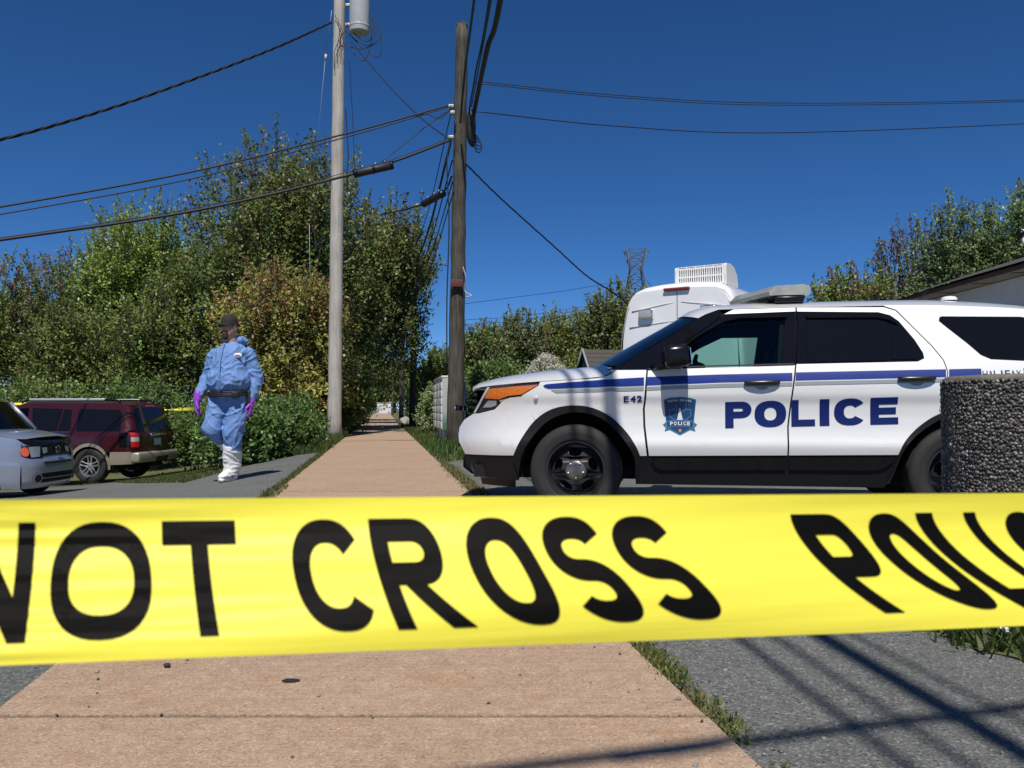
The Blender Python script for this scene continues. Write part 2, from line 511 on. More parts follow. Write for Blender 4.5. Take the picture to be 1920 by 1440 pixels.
def block_glyph(ch, sx, sy):
    """plain heavy sans-serif capital in the unit square; sx, sy = stroke as a share of width and height"""
    V, Fs = [], []
    def poly(pts): b = len(V); V.extend(pts); Fs.append(list(range(b, b + len(pts))))
    def strip(A, B):
        b = len(V); n = len(A); V.extend(A); V.extend(B)
        for i in range(n - 1): Fs.append([b + i, b + i + 1, b + n + i + 1, b + n + i])
    def se(t, cx, cy, rx, ry, p=2.35):
        c, s = math.cos(t), math.sin(t); k = 2 / p
        return (cx + rx * math.copysign(abs(c) ** k, c), cy + ry * math.copysign(abs(s) ** k, s))
    def ring(a0, a1, cy=.5, H=1.0, n=40):
        ts = [R(a0 + (a1 - a0) * i / n) for i in range(n + 1)]
        strip([se(t, .5, cy, .5, H / 2) for t in ts], [se(t, .5, cy, .5 - sx, H / 2 - sy) for t in ts])
    if ch == 'O': ring(0, 360)
    elif ch == 'C': ring(36, 324)
    elif ch == 'S':
        H = (1 + sy) / 2
        ring(24, 270, 1 - H / 2, H); ring(90, -156, H / 2, H)
    elif ch in 'PR':
        b = .40 if ch == 'R' else .37
        poly([(0, 0), (sx, 0), (sx, 1), (0, 1)])
        ts = [R(90 - 180 * i / 20) for i in range(21)]; cy = (1 + b) / 2; x0 = .56
        A = [(sx, 1)] + [(x0 + (.97 - x0) * math.cos(t) ** .85 if math.cos(t) > 1e-6 else x0, cy + (1 - cy) * math.sin(t)) for t in ts] + [(sx, b)]
        B = [(sx, 1 - sy)] + [(x0 + (.97 - sx - x0) * math.cos(t) ** .85 if math.cos(t) > 1e-6 else x0, cy + (1 - cy - sy) * math.sin(t)) for t in ts] + [(sx, b + sy)]
        strip(A, B)
        if ch == 'R': poly([(.34, b), (.34 + sx * 1.15, b), (1, 0), (1 - sx * 1.2, 0)])
    elif ch == 'N':
        poly([(0, 0), (sx, 0), (sx, 1), (0, 1)]); poly([(1 - sx, 0), (1, 0), (1, 1), (1 - sx, 1)]); poly([(sx, 1), (sx, .62), (1 - sx, 0), (1 - sx, .38)])
    elif ch == 'T': poly([(0, 1 - sy), (.5 - sx / 2, 1 - sy), (.5 - sx / 2, 0), (.5 + sx / 2, 0), (.5 + sx / 2, 1 - sy), (1, 1 - sy), (1, 1), (0, 1)])
    elif ch == 'L': poly([(0, 0), (1, 0), (1, sy), (sx, sy), (sx, 1), (0, 1)])
    elif ch == 'I': poly([(0, 0), (1, 0), (1, 1), (0, 1)])
    elif ch == 'E': poly([(0, 0), (1, 0), (1, sy), (sx, sy), (sx, .5 - sy / 2), (.92, .5 - sy / 2), (.92, .5 + sy / 2), (sx, .5 + sy / 2), (sx, 1 - sy), (.98, 1 - sy), (.98, 1), (0, 1)])
    return V, Fs, 1.0

def letter(name, ch, fn, mat_, parent, bold=0.035, cuts=6, block=None):
    """one character bent onto a surface: fn(u,v) in 0..1 -> 3-D point"""
    V2, Fs, _ = block_glyph(ch, *block) if block else glyph(ch, bold)
    bm = bmesh.new(); vs = [bm.verts.new((a, b, 0)) for a, b in V2]
    for q in Fs:
        try: bm.faces.new([vs[i] for i in q])
        except ValueError: pass
    bm.normal_update(); bmesh.ops.triangulate(bm, faces=[f for f in bm.faces if len(f.verts) > 4])
    for ax in (0, 1):
        for k in range(1, cuts):
            co = [0, 0, 0]; no = [0, 0, 0]; co[ax] = k / cuts; no[ax] = 1
            bmesh.ops.bisect_plane(bm, geom=bm.verts[:] + bm.edges[:] + bm.faces[:], plane_co=co, plane_no=no, dist=1e-6)
    for v in bm.verts: v.co = fn(v.co.x, v.co.y)
    me = bpy.data.meshes.new(name); bm.to_mesh(me); bm.free()
    return link(name, me, mat_, parent)

# ------------------------------------------------------------------ sheet-metal helpers for the vehicles
def panel(name, poly, fn, mat_, parent, step=0.07, out=(0, 1, 0), smooth=True, mirror=False):
    """outline in side view (or rear view) filled, cut fine and bent onto the body surface by fn(u,v)"""
    V2, Fs = cut_poly(poly, step)
    me = bpy.data.meshes.new(name); me.from_pydata([fn(a, b) for a, b in V2], [], Fs); me.update()
    bm = bmesh.new(); bm.from_mesh(me)
    bmesh.ops.remove_doubles(bm, verts=bm.verts, dist=1e-5)
    bmesh.ops.recalc_face_normals(bm, faces=bm.faces)
    o = Vector(out)
    if sum(f.normal.dot(o) * f.calc_area() for f in bm.faces) < 0: bmesh.ops.reverse_faces(bm, faces=bm.faces)
    for f in bm.faces: f.smooth = smooth
    bm.to_mesh(me)
    ob = link(name, me, mat_, parent)
    if mirror:
        for v in bm.verts: v.co.y = -v.co.y
        bmesh.ops.reverse_faces(bm, faces=bm.faces)
        m2 = bpy.data.meshes.new(name); bm.to_mesh(m2); link(name, m2, mat_, parent)
    bm.free()
    return ob

def bridge(name, contour, crown, mat_, parent, n=14, power=2.4):
    """surface across the car: contour = [(x, half width, z)], crown = [(dx, dz)] bulge at the middle"""
    V, Fs = [], []
    for (x, w, z), (dx, dz) in zip(contour, crown):
        for k in range(n + 1):
            v = -1 + 2 * k / n
            b = 1 - abs(v) ** power
            V.append((x + dx * b, w * v, z + dz * b))
    for i in range(len(contour) - 1):
        for k in range(n):
            Fs.append((i * (n + 1) + k, i * (n + 1) + k + 1, (i + 1) * (n + 1) + k + 1, (i + 1) * (n + 1) + k))
    me = np_mesh(name, V, Fs, True)
    return link(name, me, mat_, parent)

def disc_with_holes(outer, holes, depth, n=48, bevel=0.0):
    """plate in the XZ plane with holes, through Blender's 2-D curve fill; returns a mesh"""
    cu = bpy.data.curves.new('c', 'CURVE'); cu.dimensions = '2D'; cu.fill_mode = 'BOTH'; cu.extrude = depth / 2; cu.bevel_depth = bevel; cu.bevel_resolution = 1
    for loop in [outer] + holes:
        s = cu.splines.new('POLY'); s.points.add(len(loop) - 1); s.use_cyclic_u = True
        for p, (a, b) in zip(s.points, loop): p.co = (a, b, 0, 1)
    o = bpy.data.objects.new('c', cu); COL.objects.link(o)
    me = bpy.data.meshes.new_from_object(o.evaluated_get(bpy.context.evaluated_depsgraph_get()))
    bpy.data.objects.remove(o); bpy.data.curves.remove(cu)
    me.materials.clear()
    return me

def circ(r, n=48, c=(0, 0)): return [(c[0] + r * math.cos(2 * math.pi * k / n), c[1] + r * math.sin(2 * math.pi * k / n)) for k in range(n)]

def tyre_part(parent, r, rim_r, w, mat_=None):
    """tyre about the Y axis, outer face at +w/2"""
    h = w / 2
    prof = [(rim_r, -h * 0.8), (rim_r + 0.03, -h * 0.98), (r - 0.05, -h * 1.0), (r - 0.012, -h * 0.86), (r, -h * 0.7)]
    for k in range(5):
        z0 = -h * 0.62 + k * h * 0.31
        prof += [(r, z0 - 0.012), (r - 0.008, z0 - 0.009), (r - 0.008, z0 + 0.004), (r, z0 + 0.007)]
    prof += [(r, h * 0.7), (r - 0.012, h * 0.86), (r - 0.03, h * 0.96), (r - 0.05, h * 0.985), (r - 0.055, h * 1.0), (rim_r + 0.06, h * 1.0), (rim_r + 0.055, h * 0.99),
             (rim_r + 0.03, h * 0.985), (rim_r + 0.012, h * 0.94), (rim_r, h * 0.8)]
    m = MB().lathe(prof, 56, 'Y', closed=True)
    return m.build('tyre', mat_ or M_rubber, parent, sharp=40)

def steel_wheel(parent, loc, flip, r=0.367, w=0.245):
    wh = empty('wheel', loc, math.pi if flip else 0, parent)
    tyre_part(wh, r, 0.232, w)
    rim = MB().lathe([(0.236, w * 0.40), (0.238, w * 0.43), (0.226, w * 0.44), (0.218, w * 0.40), (0.212, w * 0.30), (0.205, w * 0.16), (0.200, 0.02), (0.200, -w * 0.4), (0.232, -w * 0.42)], 56, 'Y')
    # pressed disc with five rounded slots
    holes = []
    for k in range(5):
        a0 = 2 * math.pi * (k + 0.22) / 5
        pts = [(0.116, -0.24), (0.134, -0.36), (0.158, -0.37), (0.175, -0.28), (0.180, 0.0), (0.175, 0.28), (0.158, 0.37), (0.134, 0.36), (0.116, 0.24), (0.110, 0)]
        pts = spl2(pts + [pts[0]], 3)[:-1]
        holes.append([(q * math.cos(a0 + t), q * math.sin(a0 + t)) for q, t in pts])
    me = disc_with_holes(circ(0.203), holes, 0.010, bevel=0.004)
    bm = bmesh.new(); bm.from_mesh(me)
    for v in bm.verts:
        q = math.hypot(v.co.x, v.co.y)
        d = 0.068 - 0.05 * max(0, (q - 0.10) / 0.10) ** 2 + 0.02 * math.exp(-((q - 0.115) / 0.02) ** 2)
        v.co = (v.co.x, d + v.co.z, v.co.y)
    bmesh.ops.recalc_face_normals(bm, faces=bm.faces)
    bm.to_mesh(me); bm.free()
    b = len(rim.v); rim.add([v.co for v in me.vertices], [list(p.vertices) for p in me.polygons], True)
    rim.build('rim', M_steelw, wh, sharp=35)
    MB().lathe([(0.0, 0.112), (0.03, 0.111), (0.064, 0.104), (0.084, 0.092), (0.091, 0.078), (0.091, 0.05)], 32, 'Y').build('hub_cap', M_cap, wh)
    for k in range(5):
        a0 = 2 * math.pi * (k + 0.72) / 5
        MB().lathe([(0.0, 0.118), (0.006, 0.117), (0.0105, 0.112), (0.0105, 0.09)], 10, 'Y', M=Matrix.Translation((0.062 * math.cos(a0), 0, 0.062 * math.sin(a0)))).build('lug_nut', M_alloy, wh)
    MB().lathe([(0.0, 0.0), (0.16, 0.0), (0.17, -0.01), (0.17, -0.03), (0, -0.03)], 32, 'Y').build('brake_disc', M_dark, wh)
    return wh

def alloy_wheel(parent, loc, flip, r=0.37, rim_r=0.225, w=0.235, spokes=5, twin=True):
    wh = empty('wheel', loc, math.pi if flip else 0, parent)
    tyre_part(wh, r, rim_r, w)
    m = MB().lathe([(rim_r + 0.004, w * 0.42), (rim_r + 0.002, w * 0.45), (rim_r - 0.02, w * 0.44), (rim_r - 0.03, w * 0.30), (rim_r - 0.035, -w * 0.4), (rim_r, -w * 0.42)], 48, 'Y')
    for k in range(spokes):
        a0 = 2 * math.pi * k / spokes + math.pi / 2
        for s in ((-1, 1) if twin else (0,)):
            ca, sa = math.cos(a0), math.sin(a0)
            def P(rad, off, h): return (ca * rad - sa * off, h, sa * rad + ca * off)
            o = s * 0.032
            pts = [P(0.05, o * 0.9, w * 0.36), P(0.12, o * 1.0, w * 0.38), P(rim_r - 0.018, o * 1.35, w * 0.40)]
            m.tube(pts, [0.017, 0.0155, 0.019], 8)
    m.lathe([(0.0, w * 0.43), (0.04, w * 0.42), (0.06, w * 0.37), (0.062, w * 0.2)], 24, 'Y')
    m.build('rim', M_alloy, wh, sharp=40)
    MB().lathe([(0, -0.0), (rim_r - 0.04, 0.0), (rim_r - 0.04, -0.02), (0, -0.02)], 32, 'Y').build('brake_disc', M_dark, wh)
    return wh
# ------------------------------------------------------------------ white police SUV
M_blue = mat('blue_vinyl', (0.007, 0.028, 0.21), 0.45, spec=0.3)
M_navy = mat('navy_vinyl', (0.006, 0.018, 0.125), 0.45, spec=0.3)
M_grey = mat('grey_vinyl', (0.30, 0.32, 0.33), 0.4)
M_handle = mat('satin_black_handle', (0.02, 0.021, 0.022), 0.3)
M_teal = mat('teal_vinyl', (0.035, 0.16, 0.24), 0.4)
M_badge = mat('badge_blue', (0.012, 0.055, 0.15), 0.4)
M_badge2 = mat('badge_line', (0.10, 0.22, 0.42), 0.4)
M_offwhite = mat('white_vinyl', (0.72, 0.72, 0.70), 0.4)
M_gold = mat('orange_vinyl', (0.65, 0.25, 0.06), 0.4)
M_bar = mat('clear_lightbar_dome', (0.42, 0.43, 0.38), 0.18, coat=0.6, var=(9, (0.24, 0.25, 0.21), 0.6))
M_lampin = mat('headlamp_housing', (0.03, 0.03, 0.035), 0.25)

ZT = [.20, .25, .42, .52, .586, .625, .70, .80, .90, .955, 1.05, 1.10, 1.18, 1.70, 1.78]
WT = [.875, .905, .945, .978, .992, .976, .962, .957, .964, .985, .988, .980, .955, .76, .66]
def suvY(x, z, off=0.0):
    w = sum(float(np.interp(z + d, ZT, WT)) for d in (-0.02, 0, 0.02)) / 3
    if x > 1.6: w -= .34 * ((x - 1.6) / .8) ** 2.6
    if x < -1.9: w -= .25 * ((-x - 1.9) / .65) ** 2.2
    return w + off
def side(off=0.0, s=1): return lambda a, b: (a, s * suvY(a, b, off), b)

suv = empty('police_suv', (2.077, 7.543, -0.04), math.pi - R(9.8))
tag(suv, 'white police SUV with blue stripe, POLICE lettering and black steel wheels', 'police car')
W = M_white
archo = [(1.937, .476), (1.863, .62), (1.754, .766), (1.615, .856), (1.448, .885), (1.287, .864), (1.14, .788), (1.019, .667), (.949, .559), (.921, .488)]
archi = [(1.892, .300), (1.864, .469), (1.792, .608), (1.671, .745), (1.534, .813), (1.398, .83), (1.233, .788), (1.099, .679), (1.007, .559), (.962, .454), (.956, .275)]
archo = spl2(archo, 3); archi = spl2(archi, 3)
rao = [(-.987, .514), (-1.025, .602), (-1.111, .701), (-1.199, .773), (-1.273, .816), (-1.36, .853), (-1.45, .868), (-1.56, .862), (-1.68, .81), (-1.80, .70), (-1.87, .57), (-1.90, .476)]
rai = [(-.921, .291), (-.98, .422), (-1.024, .55), (-1.122, .666), (-1.273, .773), (-1.36, .808), (-1.45, .822), (-1.55, .815), (-1.65, .77), (-1.76, .66), (-1.82, .54), (-1.845, .42), (-1.85, .30)]
rao = spl2(rao, 3); rai = spl2(rai, 3)
ftop = spl2([(1.098, 1.164), (1.206, 1.108), (1.422, 1.090), (1.709, 1.074)], 3)
# outer skin
panel('front_wing', [(.868, 1.164)] + ftop + [(1.721, 1.044), (1.862, .963), (1.80, .85), (1.754, .766)] + [p for p in archo if p[0] < 1.754] + [(.868, .489), (.894, .722), (.898, .856), (.885, .948)], side(), W, suv, step=(.06, .022), mirror=True)
panel('bumper', [(1.858, .958), (1.968, .947), (2.026, .921), (2.104, .852), (2.255, .820), (2.317, .816), (2.42, .764), (2.475, .70), (2.487, .64), (2.475, .575), (2.406, .472), (1.937, .480)] +
      [p for p in archo if p[0] > 1.756][1:] + [(1.756, .764), (1.800, .852)], side(), W, suv, mirror=True)
panel('lower_bumper', [(2.406, .468), (2.432, .44), (2.432, .356), (2.336, .305), (2.2, .285), (1.90, .275)] + [p for p in archi if p[0] > 1.86] + [(1.86, .476)], side(-.006), M_trim, suv, mirror=True)
panel('arch_trim', archo + archi[::-1], side(.014), M_trim, suv, step=.05, mirror=True)
fd = [(.856, 1.165), (.869, .948), (.882, .856), (.878, .722), (.851, .489), (-.190, .503), (-.193, .726), (-.225, .982), (-.256, 1.192)]
panel('front_door', fd, side(.001), W, suv, step=(.08, .022), mirror=True)
rd = [(-.268, 1.2), (-.237, .982), (-.205, .726), (-.202, .503), (-.985, .514)] + [p for p in rao if p[0] > -1.275] + [(-1.308, .963), (-1.338, 1.133), (-1.318, 1.222), (-1.25, 1.33), (-1.135, 1.477), (-1.027, 1.612), (-.944, 1.643),
      (-.30, 1.653), (-.30, 1.622), (-.901, 1.604), (-.984, 1.578), (-1.042, 1.528), (-1.137, 1.383), (-1.186, 1.279), (-1.19, 1.236), (-1.142, 1.212)]
panel('rear_door', rd, side(.001), W, suv, step=(.08, .022), mirror=True)
q = [p for p in rao if p[0] < -1.272] + [(-2.35, .46), (-2.50, .52), (-2.52, .80), (-2.50, 1.05), (-2.44, 1.25), (-2.30, 1.52), (-2.15, 1.585), (-1.838, 1.62), (-1.68, 1.632), (-1.344, 1.652), (-.952, 1.660), (-.95, 1.652),
     (-1.033, 1.620), (-1.142, 1.480), (-1.257, 1.333), (-1.325, 1.224), (-1.345, 1.133), (-1.315, .963), (-1.281, .818)]
panel('rear_quarter', q, side(), W, suv, step=(.08, .03), mirror=True)
panel('rear_arch_trim', rao + rai[::-1], side(.014), M_trim, suv, step=.05, mirror=True)
panel('rear_bumper', [(-1.90, .476), (-2.35, .456), (-2.50, .515), (-2.50, .33), (-2.3, .30), (-1.86, .30)], side(.004), M_trim, suv, mirror=True)
sillp = [(.95, .485), (-.99, .510), (-.98, .42), (-.921, .291), (-.90, .262), (.956, .262), (.957, .45)]
panel('sill', sillp, side(-.004), M_trim, suv, mirror=True)
panel('sill_insert', [(.835, .472), (-.186, .486), (-.182, .392), (.76, .378), (.812, .40)], side(.010), M_gloss, suv, mirror=True)
panel('sill_insert', [(-.206, .486), (-.965, .496), (-.93, .44), (-.88, .405), (-.80, .393), (-.205, .390)], side(.010), M_gloss, suv, mirror=True)
# pillars, frames, side windows
panel('windscreen_pillar', [(1.19, 1.166), (1.06, 1.205), (.415, 1.605), (.30, 1.650), (.268, 1.612), (.346, 1.546), (.632, 1.345), (.86, 1.169)], side(-.004), M_gloss, suv, mirror=True)
panel('window_frame', [(.855, 1.172), (.627, 1.342), (.342, 1.540), (.262, 1.605), (-.285, 1.619), (-.283, 1.562), (-.206, 1.562), (.18, 1.561), (.385, 1.463), (.536, 1.37), (.636, 1.305), (.72, 1.235), (.79, 1.176)], side(.002), M_gloss, suv, mirror=True)
panel('window_frame', [(-.206, 1.561), (-.283, 1.561), (-.264, 1.2), (-.156, 1.195)], side(.002), M_gloss, suv, mirror=True)
panel('door_frame_skin', [(.258, 1.611), (.185, 1.647), (-.288, 1.653), (-.288, 1.623)], side(.001), W, suv, mirror=True)
panel('front_window', [(.79, 1.176), (.72, 1.235), (.636, 1.305), (.536, 1.37), (.385, 1.463), (.18, 1.561), (-.206, 1.562), (-.156, 1.195)], side(-.008), M_glasstint, suv, mirror=True)
panel('window_seal', [(.86, 1.165), (.515, 1.180), (-.25, 1.196), (-.25, 1.208), (.515, 1.193), (.86, 1.177)], side(.008), M_black, suv, mirror=True)
panel('window_visor', [(.60, 1.352), (.342, 1.535), (.25, 1.598), (.12, 1.612), (-.22, 1.614), (-.22, 1.575), (.14, 1.574), (.26, 1.548), (.37, 1.487)], side(.022), M_gloss, suv, mirror=True)
rf = [(-.270, 1.203), (-.300, 1.619), (-.901, 1.600), (-.982, 1.574), (-1.04, 1.526), (-1.135, 1.381), (-1.183, 1.277), (-1.186, 1.236), (-1.142, 1.214)]
panel('window_frame', rf, side(-.003), M_gloss, suv, mirror=True)
panel('rear_window', [(-.375, 1.560), (-.955, 1.556), (-.925, 1.222), (-.350, 1.216)], side(.002), M_gloss, suv, mirror=True)
panel('rear_window', [(-.985, 1.548), (-1.03, 1.50), (-1.154, 1.285), (-1.150, 1.245), (-1.125, 1.232), (-.958, 1.230)], side(.002), M_gloss, suv, mirror=True)
panel('window_visor', [(-.36, 1.604), (-.90, 1.592), (-.982, 1.566), (-1.036, 1.522), (-1.02, 1.508), (-.97, 1.538), (-.89, 1.560), (-.37, 1.568)], side(.020), M_gloss, suv, mirror=True)
qw = [(-1.334, 1.554), (-1.327, 1.529), (-1.367, 1.486), (-1.503, 1.351), (-1.586, 1.26), (-1.651, 1.227), (-1.874, 1.213), (-2.25, 1.21), (-2.30, 1.24), (-2.16, 1.50), (-1.898, 1.548), (-1.35, 1.562)]
panel('quarter_window', qw, side(.004), M_gloss, suv, mirror=True)
# across the car: bonnet, windscreen, roof, tail, front
def cw(pts, off=0.0): return [(x, suvY(x, z) + off, z) for x, z in pts]
bridge('bonnet', [(2.335, .60, 1.005), (2.317, .652, 1.028), (2.25, .735, 1.040), (2.10, .845, 1.053)] + cw([(1.95, 1.062), (1.709, 1.078), (1.422, 1.094), (1.206, 1.114), (1.10, 1.168)]),
       [(.085, .02), (.09, .032), (.085, .058), (.065, .085), (.05, .102), (.03, .118), (.03, .125), (.10, .118), (.20, .075)], W, suv, 20, 3.0)
ws = [(1.085, 1.195), (.93, 1.29), (.75, 1.403), (.58, 1.507), (.46, 1.580)]
bridge('windscreen', cw(ws, -.004), [(.235, .045), (.215, .05), (.19, .055), (.165, .06), (.15, .065)], M_glassdark, suv, 20, 2.2)
roofc = [(.46, 1.582), (.40, 1.614), (.30, 1.650), (.18, 1.651), (-.003, 1.653), (-.328, 1.655), (-.726, 1.655), (-1.116, 1.655), (-1.344, 1.653), (-1.68, 1.633), (-1.838, 1.621), (-2.15, 1.586), (-2.30, 1.522)]
bridge('roof', cw(roofc), [(.15, .065), (.13, .082), (.10, .088), (.03, .097)] + [(0, .105)] * 5 + [(-.02, .10), (-.02, .095), (-.12, .08), (-.2, .03)], W, suv, 22, 2.6)
bridge('tailgate', cw([(-2.30, 1.52), (-2.44, 1.25), (-2.50, 1.05), (-2.52, .80), (-2.50, .52)]), [(-.2, .03), (-.14, 0), (-.10, 0), (-.08, 0), (-.08, 0)], W, suv)
bridge('rear_bumper_skin', cw([(-2.50, .515), (-2.50, .33)], .004), [(-.09, 0), (-.08, 0)], M_trim, suv)
bridge('front_fascia', [(2.42, .585, .764), (2.475, .53, .70), (2.487, .51, .64), (2.475, .53, .575), (2.406, .61, .472)], [(.07, 0)] * 5, W, suv)
bridge('lower_fascia', [(2.406, .60, .470), (2.432, .575, .44), (2.432, .575, .356), (2.336, .66, .305)], [(.07, 0)] * 4, M_trim, suv)
bridge('grille_back', [(2.30, .64, 1.02), (2.30, .62, .82), (2.37, .58, .77)], [(.06, 0)] * 3, M_dark, suv)
for zz in (.985, .925, .865, .81):
    g = MB()
    for k in range(14):
        v0, v1 = -1 + k / 7, -1 + (k + 1) / 7
        g.tube([(2.375 + .06 * (1 - v0 ** 2) - .10 * (zz - .8), .60 * v0, zz), (2.375 + .06 * (1 - v1 ** 2) - .10 * (zz - .8), .60 * v1, zz)], .017, 6, cap=k in (0, 13))
    g.build('grille_bar', M_black, suv)
# push-bar lamps
for yy in (.28, .44):
    MB().box((2.50, yy, .865), (.05, .13, .055), bev=.012).build('grille_lamp', M_gloss, suv)
    for d in (-.035, .035): MB().ball((2.524, yy + d, .865), (.012, .022, .017), 10).build('lamp_lens', M_clear, suv)
MB().box((2.545, 0, .60), (.02, .50, .16), bev=.006).build('number_plate_holder', M_black, suv)
MB().box((2.557, 0, .60), (.006, .305, .152)).build('number_plate', M_plate, suv)
# headlamps
for s in (1, -1):
    def hs(off, s=s): return lambda a, b: (a, s * suvY(a, b, off), b)
    hl = empty('headlamp', (0, 0, 0), 0, suv)
    panel('housing', [(2.317, .824), (2.167, 1.036), (1.712, 1.064), (1.725, 1.044), (1.862, .966), (1.968, .955), (2.026, .929), (2.104, .860), (2.255, .828)], hs(-.012), M_lampin, hl, step=.03, out=(0, s, 0))
    panel('indicator', [(2.20, .945), (2.155, 1.022), (1.721, 1.052), (1.862, .974), (1.985, .962), (2.06, .935)], hs(-.002), M_amber, hl, step=.03, out=(0, s, 0))
    panel('reflector', [(2.22, .868), (2.165, .926), (2.085, .926), (2.09, .886), (2.14, .870)], hs(-.006), mat('lamp_glass', (.35, .36, .36), .1, coat=1.0), hl, step=.03, out=(0, s, 0))
    panel('reflector', [(2.06, .925), (2.04, .890), (2.01, .925), (1.985, .943)], hs(-.006), M_chrome, hl, step=.03, out=(0, s, 0))
    panel('edge_strip', [(2.317, .824), (2.167, 1.036), (2.145, 1.036), (2.29, .828)], hs(.002), M_clear, hl, step=.03, out=(0, s, 0))
    MB().lathe([(0, .012), (.012, .012), (.018, .006), (.020, -.004)], 16, 'Y', M=Matrix.Translation((1.744, s * suvY(1.744, .945), .945)) @ Matrix.Rotation(0 if s > 0 else math.pi, 4, 'Z')).build('side_marker', M_clear, suv)
    MB().lathe([(.0, -.02), (.045, -.02), (.055, .004), (.060, .006)], 20, 'Y', M=Matrix.Translation((2.30, s * suvY(2.30, .375), .375)) @ Matrix.Rotation(-.75 if s > 0 else math.pi + .75, 4, 'Z')).build('fog_lamp', M_lampin, suv)
    panel('mud_flap', [(2.26, .283), (1.93, .275), (1.935, .215), (2.25, .222)], hs(-.03), M_black, suv, out=(0, s, 0))
# dark inner shell, floor, wheel houses, black blocks added to stop light
panel('inner_shell', [(1.87, .30)] + [(x, z + .012) for x, z in archi if 1.45 < x < 1.87] + [(1.45, 1.05), (1.7, 1.05), (2.2, .98), (2.28, .80), (2.35, .6), (2.3, .35)], side(-.03), M_dark, suv, step=.15, mirror=True)
panel('inner_shell', [(x, z + .012) for x, z in archi if .97 < x < 1.45] + [(.94, .30), (-.90, .30)] + [(x, z + .012) for x, z in rai if -1.45 < x < -.93] + [(-1.45, 1.17), (1.15, 1.13), (1.44, 1.05)], side(-.03), M_dark, suv, step=.15, mirror=True)
panel('inner_shell', [(x, z + .012) for x, z in rai if -1.84 < x < -1.45] + [(-1.86, .32), (-2.42, .36), (-2.42, 1.0), (-2.30, 1.17), (-1.46, 1.17)], side(-.03), M_dark, suv, step=.15, mirror=True)
for s in (1, -1):
    for arc in (archi, rai):
        V = [(x, s * yy, z + .004) for x, z in arc for yy in (.965, .70, .48)]
        np_F = [(i * 3 + k, i * 3 + k + 1, i * 3 + k + 4, i * 3 + k + 3) for i in range(len(arc) - 1) for k in range(2)]
        link('wheel_house', np_mesh('wheel_house', V, np_F, True), M_dark, suv)
fl = MB().box((0, 0, .34), (4.6, 1.5, .10)).box((1.43, 0, .60), (1.05, 1.10, .50)).box((-1.43, 0, .60), (1.05, 1.10, .50)).box((0, 0, .50), (1.7, 1.7, .3))  # floor boxes, plus black boxes between the wheels added to stop light
fl.build('underbody', M_dark, suv)
for s in (1, -1):
    def ins(off, s=s): return lambda a, b: (a, s * suvY(a, b, off), b)
    panel('inner_trim', [(1.19, 1.10), (1.06, 1.205), (.415, 1.605), (.30, 1.655), (-.40, 1.655), (-.40, 1.545), (.17, 1.545), (.38, 1.447), (.53, 1.355), (.63, 1.29), (.71, 1.22), (.78, 1.15)], ins(-.035), M_dark, suv, step=.1)
    panel('inner_trim', [(-.17, 1.56), (-.55, 1.65), (-.55, 1.10), (-.12, 1.10)], ins(-.035), M_dark, suv, step=.1)
bridge('parcel_shelf', [(-.45, .90, 1.17), (-2.3, .82, 1.17)], [(0, 0), (0, 0)], M_dark, suv)
bridge('headliner', [(.40, .72, 1.60), (-.4, .72, 1.635), (-2.1, .66, 1.57)], [(0, .06)] * 3, M_dark, suv)
MB().box((-.50, 0, 1.37), (.03, 1.5, .46)).build('partition', M_dark, suv)
# cabin
MB().box((.98, 0, 1.10), (.42, 1.5, .16), bev=.05).build('dashboard', M_seat, suv)
for s in (1, -1):
    st = empty('seat', (0, s * .40, 0), 0, suv)
    MB().box((.08, 0, .80), (.5, .5, .16), bev=.05).build('cushion', M_seat, st)
    MB().box((-.22, 0, 1.12), (.14, .48, .62), rot=(0, R(-14), 0), bev=.05).build('backrest', M_seat, st)
    MB().box((-.30, 0, 1.49), (.10, .26, .17), rot=(0, R(-10), 0), bev=.04).build('head_restraint', M_seat, st)
stw = MB(); ring = [(.52 - .06 * math.sin(t), .40 + .185 * math.cos(t), 1.13 + .175 * math.sin(t)) for t in [2 * math.pi * k / 24 for k in range(25)]]
stw.tube(ring, .016, 8); stw.tube([(.52, .24, 1.13), (.55, .40, 1.10), (.52, .56, 1.13)], .02, 6)
stw.build('steering_wheel', M_seat, suv)
MB().box((.42, -.02, 1.20), (.22, .30, .02), rot=(0, R(-70), 0), bev=.006).box((.50, -.02, 1.10), (.24, .3, .025), bev=.006).build('laptop', M_trim, suv)
MB().ball((.48, .33, 1.215), (.10, .10, .045), 12).build('crumpled_cap', mat('khaki_cloth', (0.30, 0.28, 0.2), .9), suv)
# mirrors
for s in (1, -1):
    mir = empty('door_mirror', (.69, s * .955, 1.185), 0, suv)
    MB().box((-.045, s * .135, .075), (.19, .25, .175), rot=(0, R(6), R(8 * s)), bev=.05).build('mirror_shell', M_black, mir)
    MB().tube([(.13, s * -.01, -.005), (.08, s * .05, .002), (.0, s * .10, .02)], [.026, .028, .04], 10).build('mirror_arm', M_black, mir)
    MB().box((-.146, s * .135, .075), (.006, .20, .125), rot=(0, R(6), R(8 * s))).build('mirror_glass', M_chrome, mir)
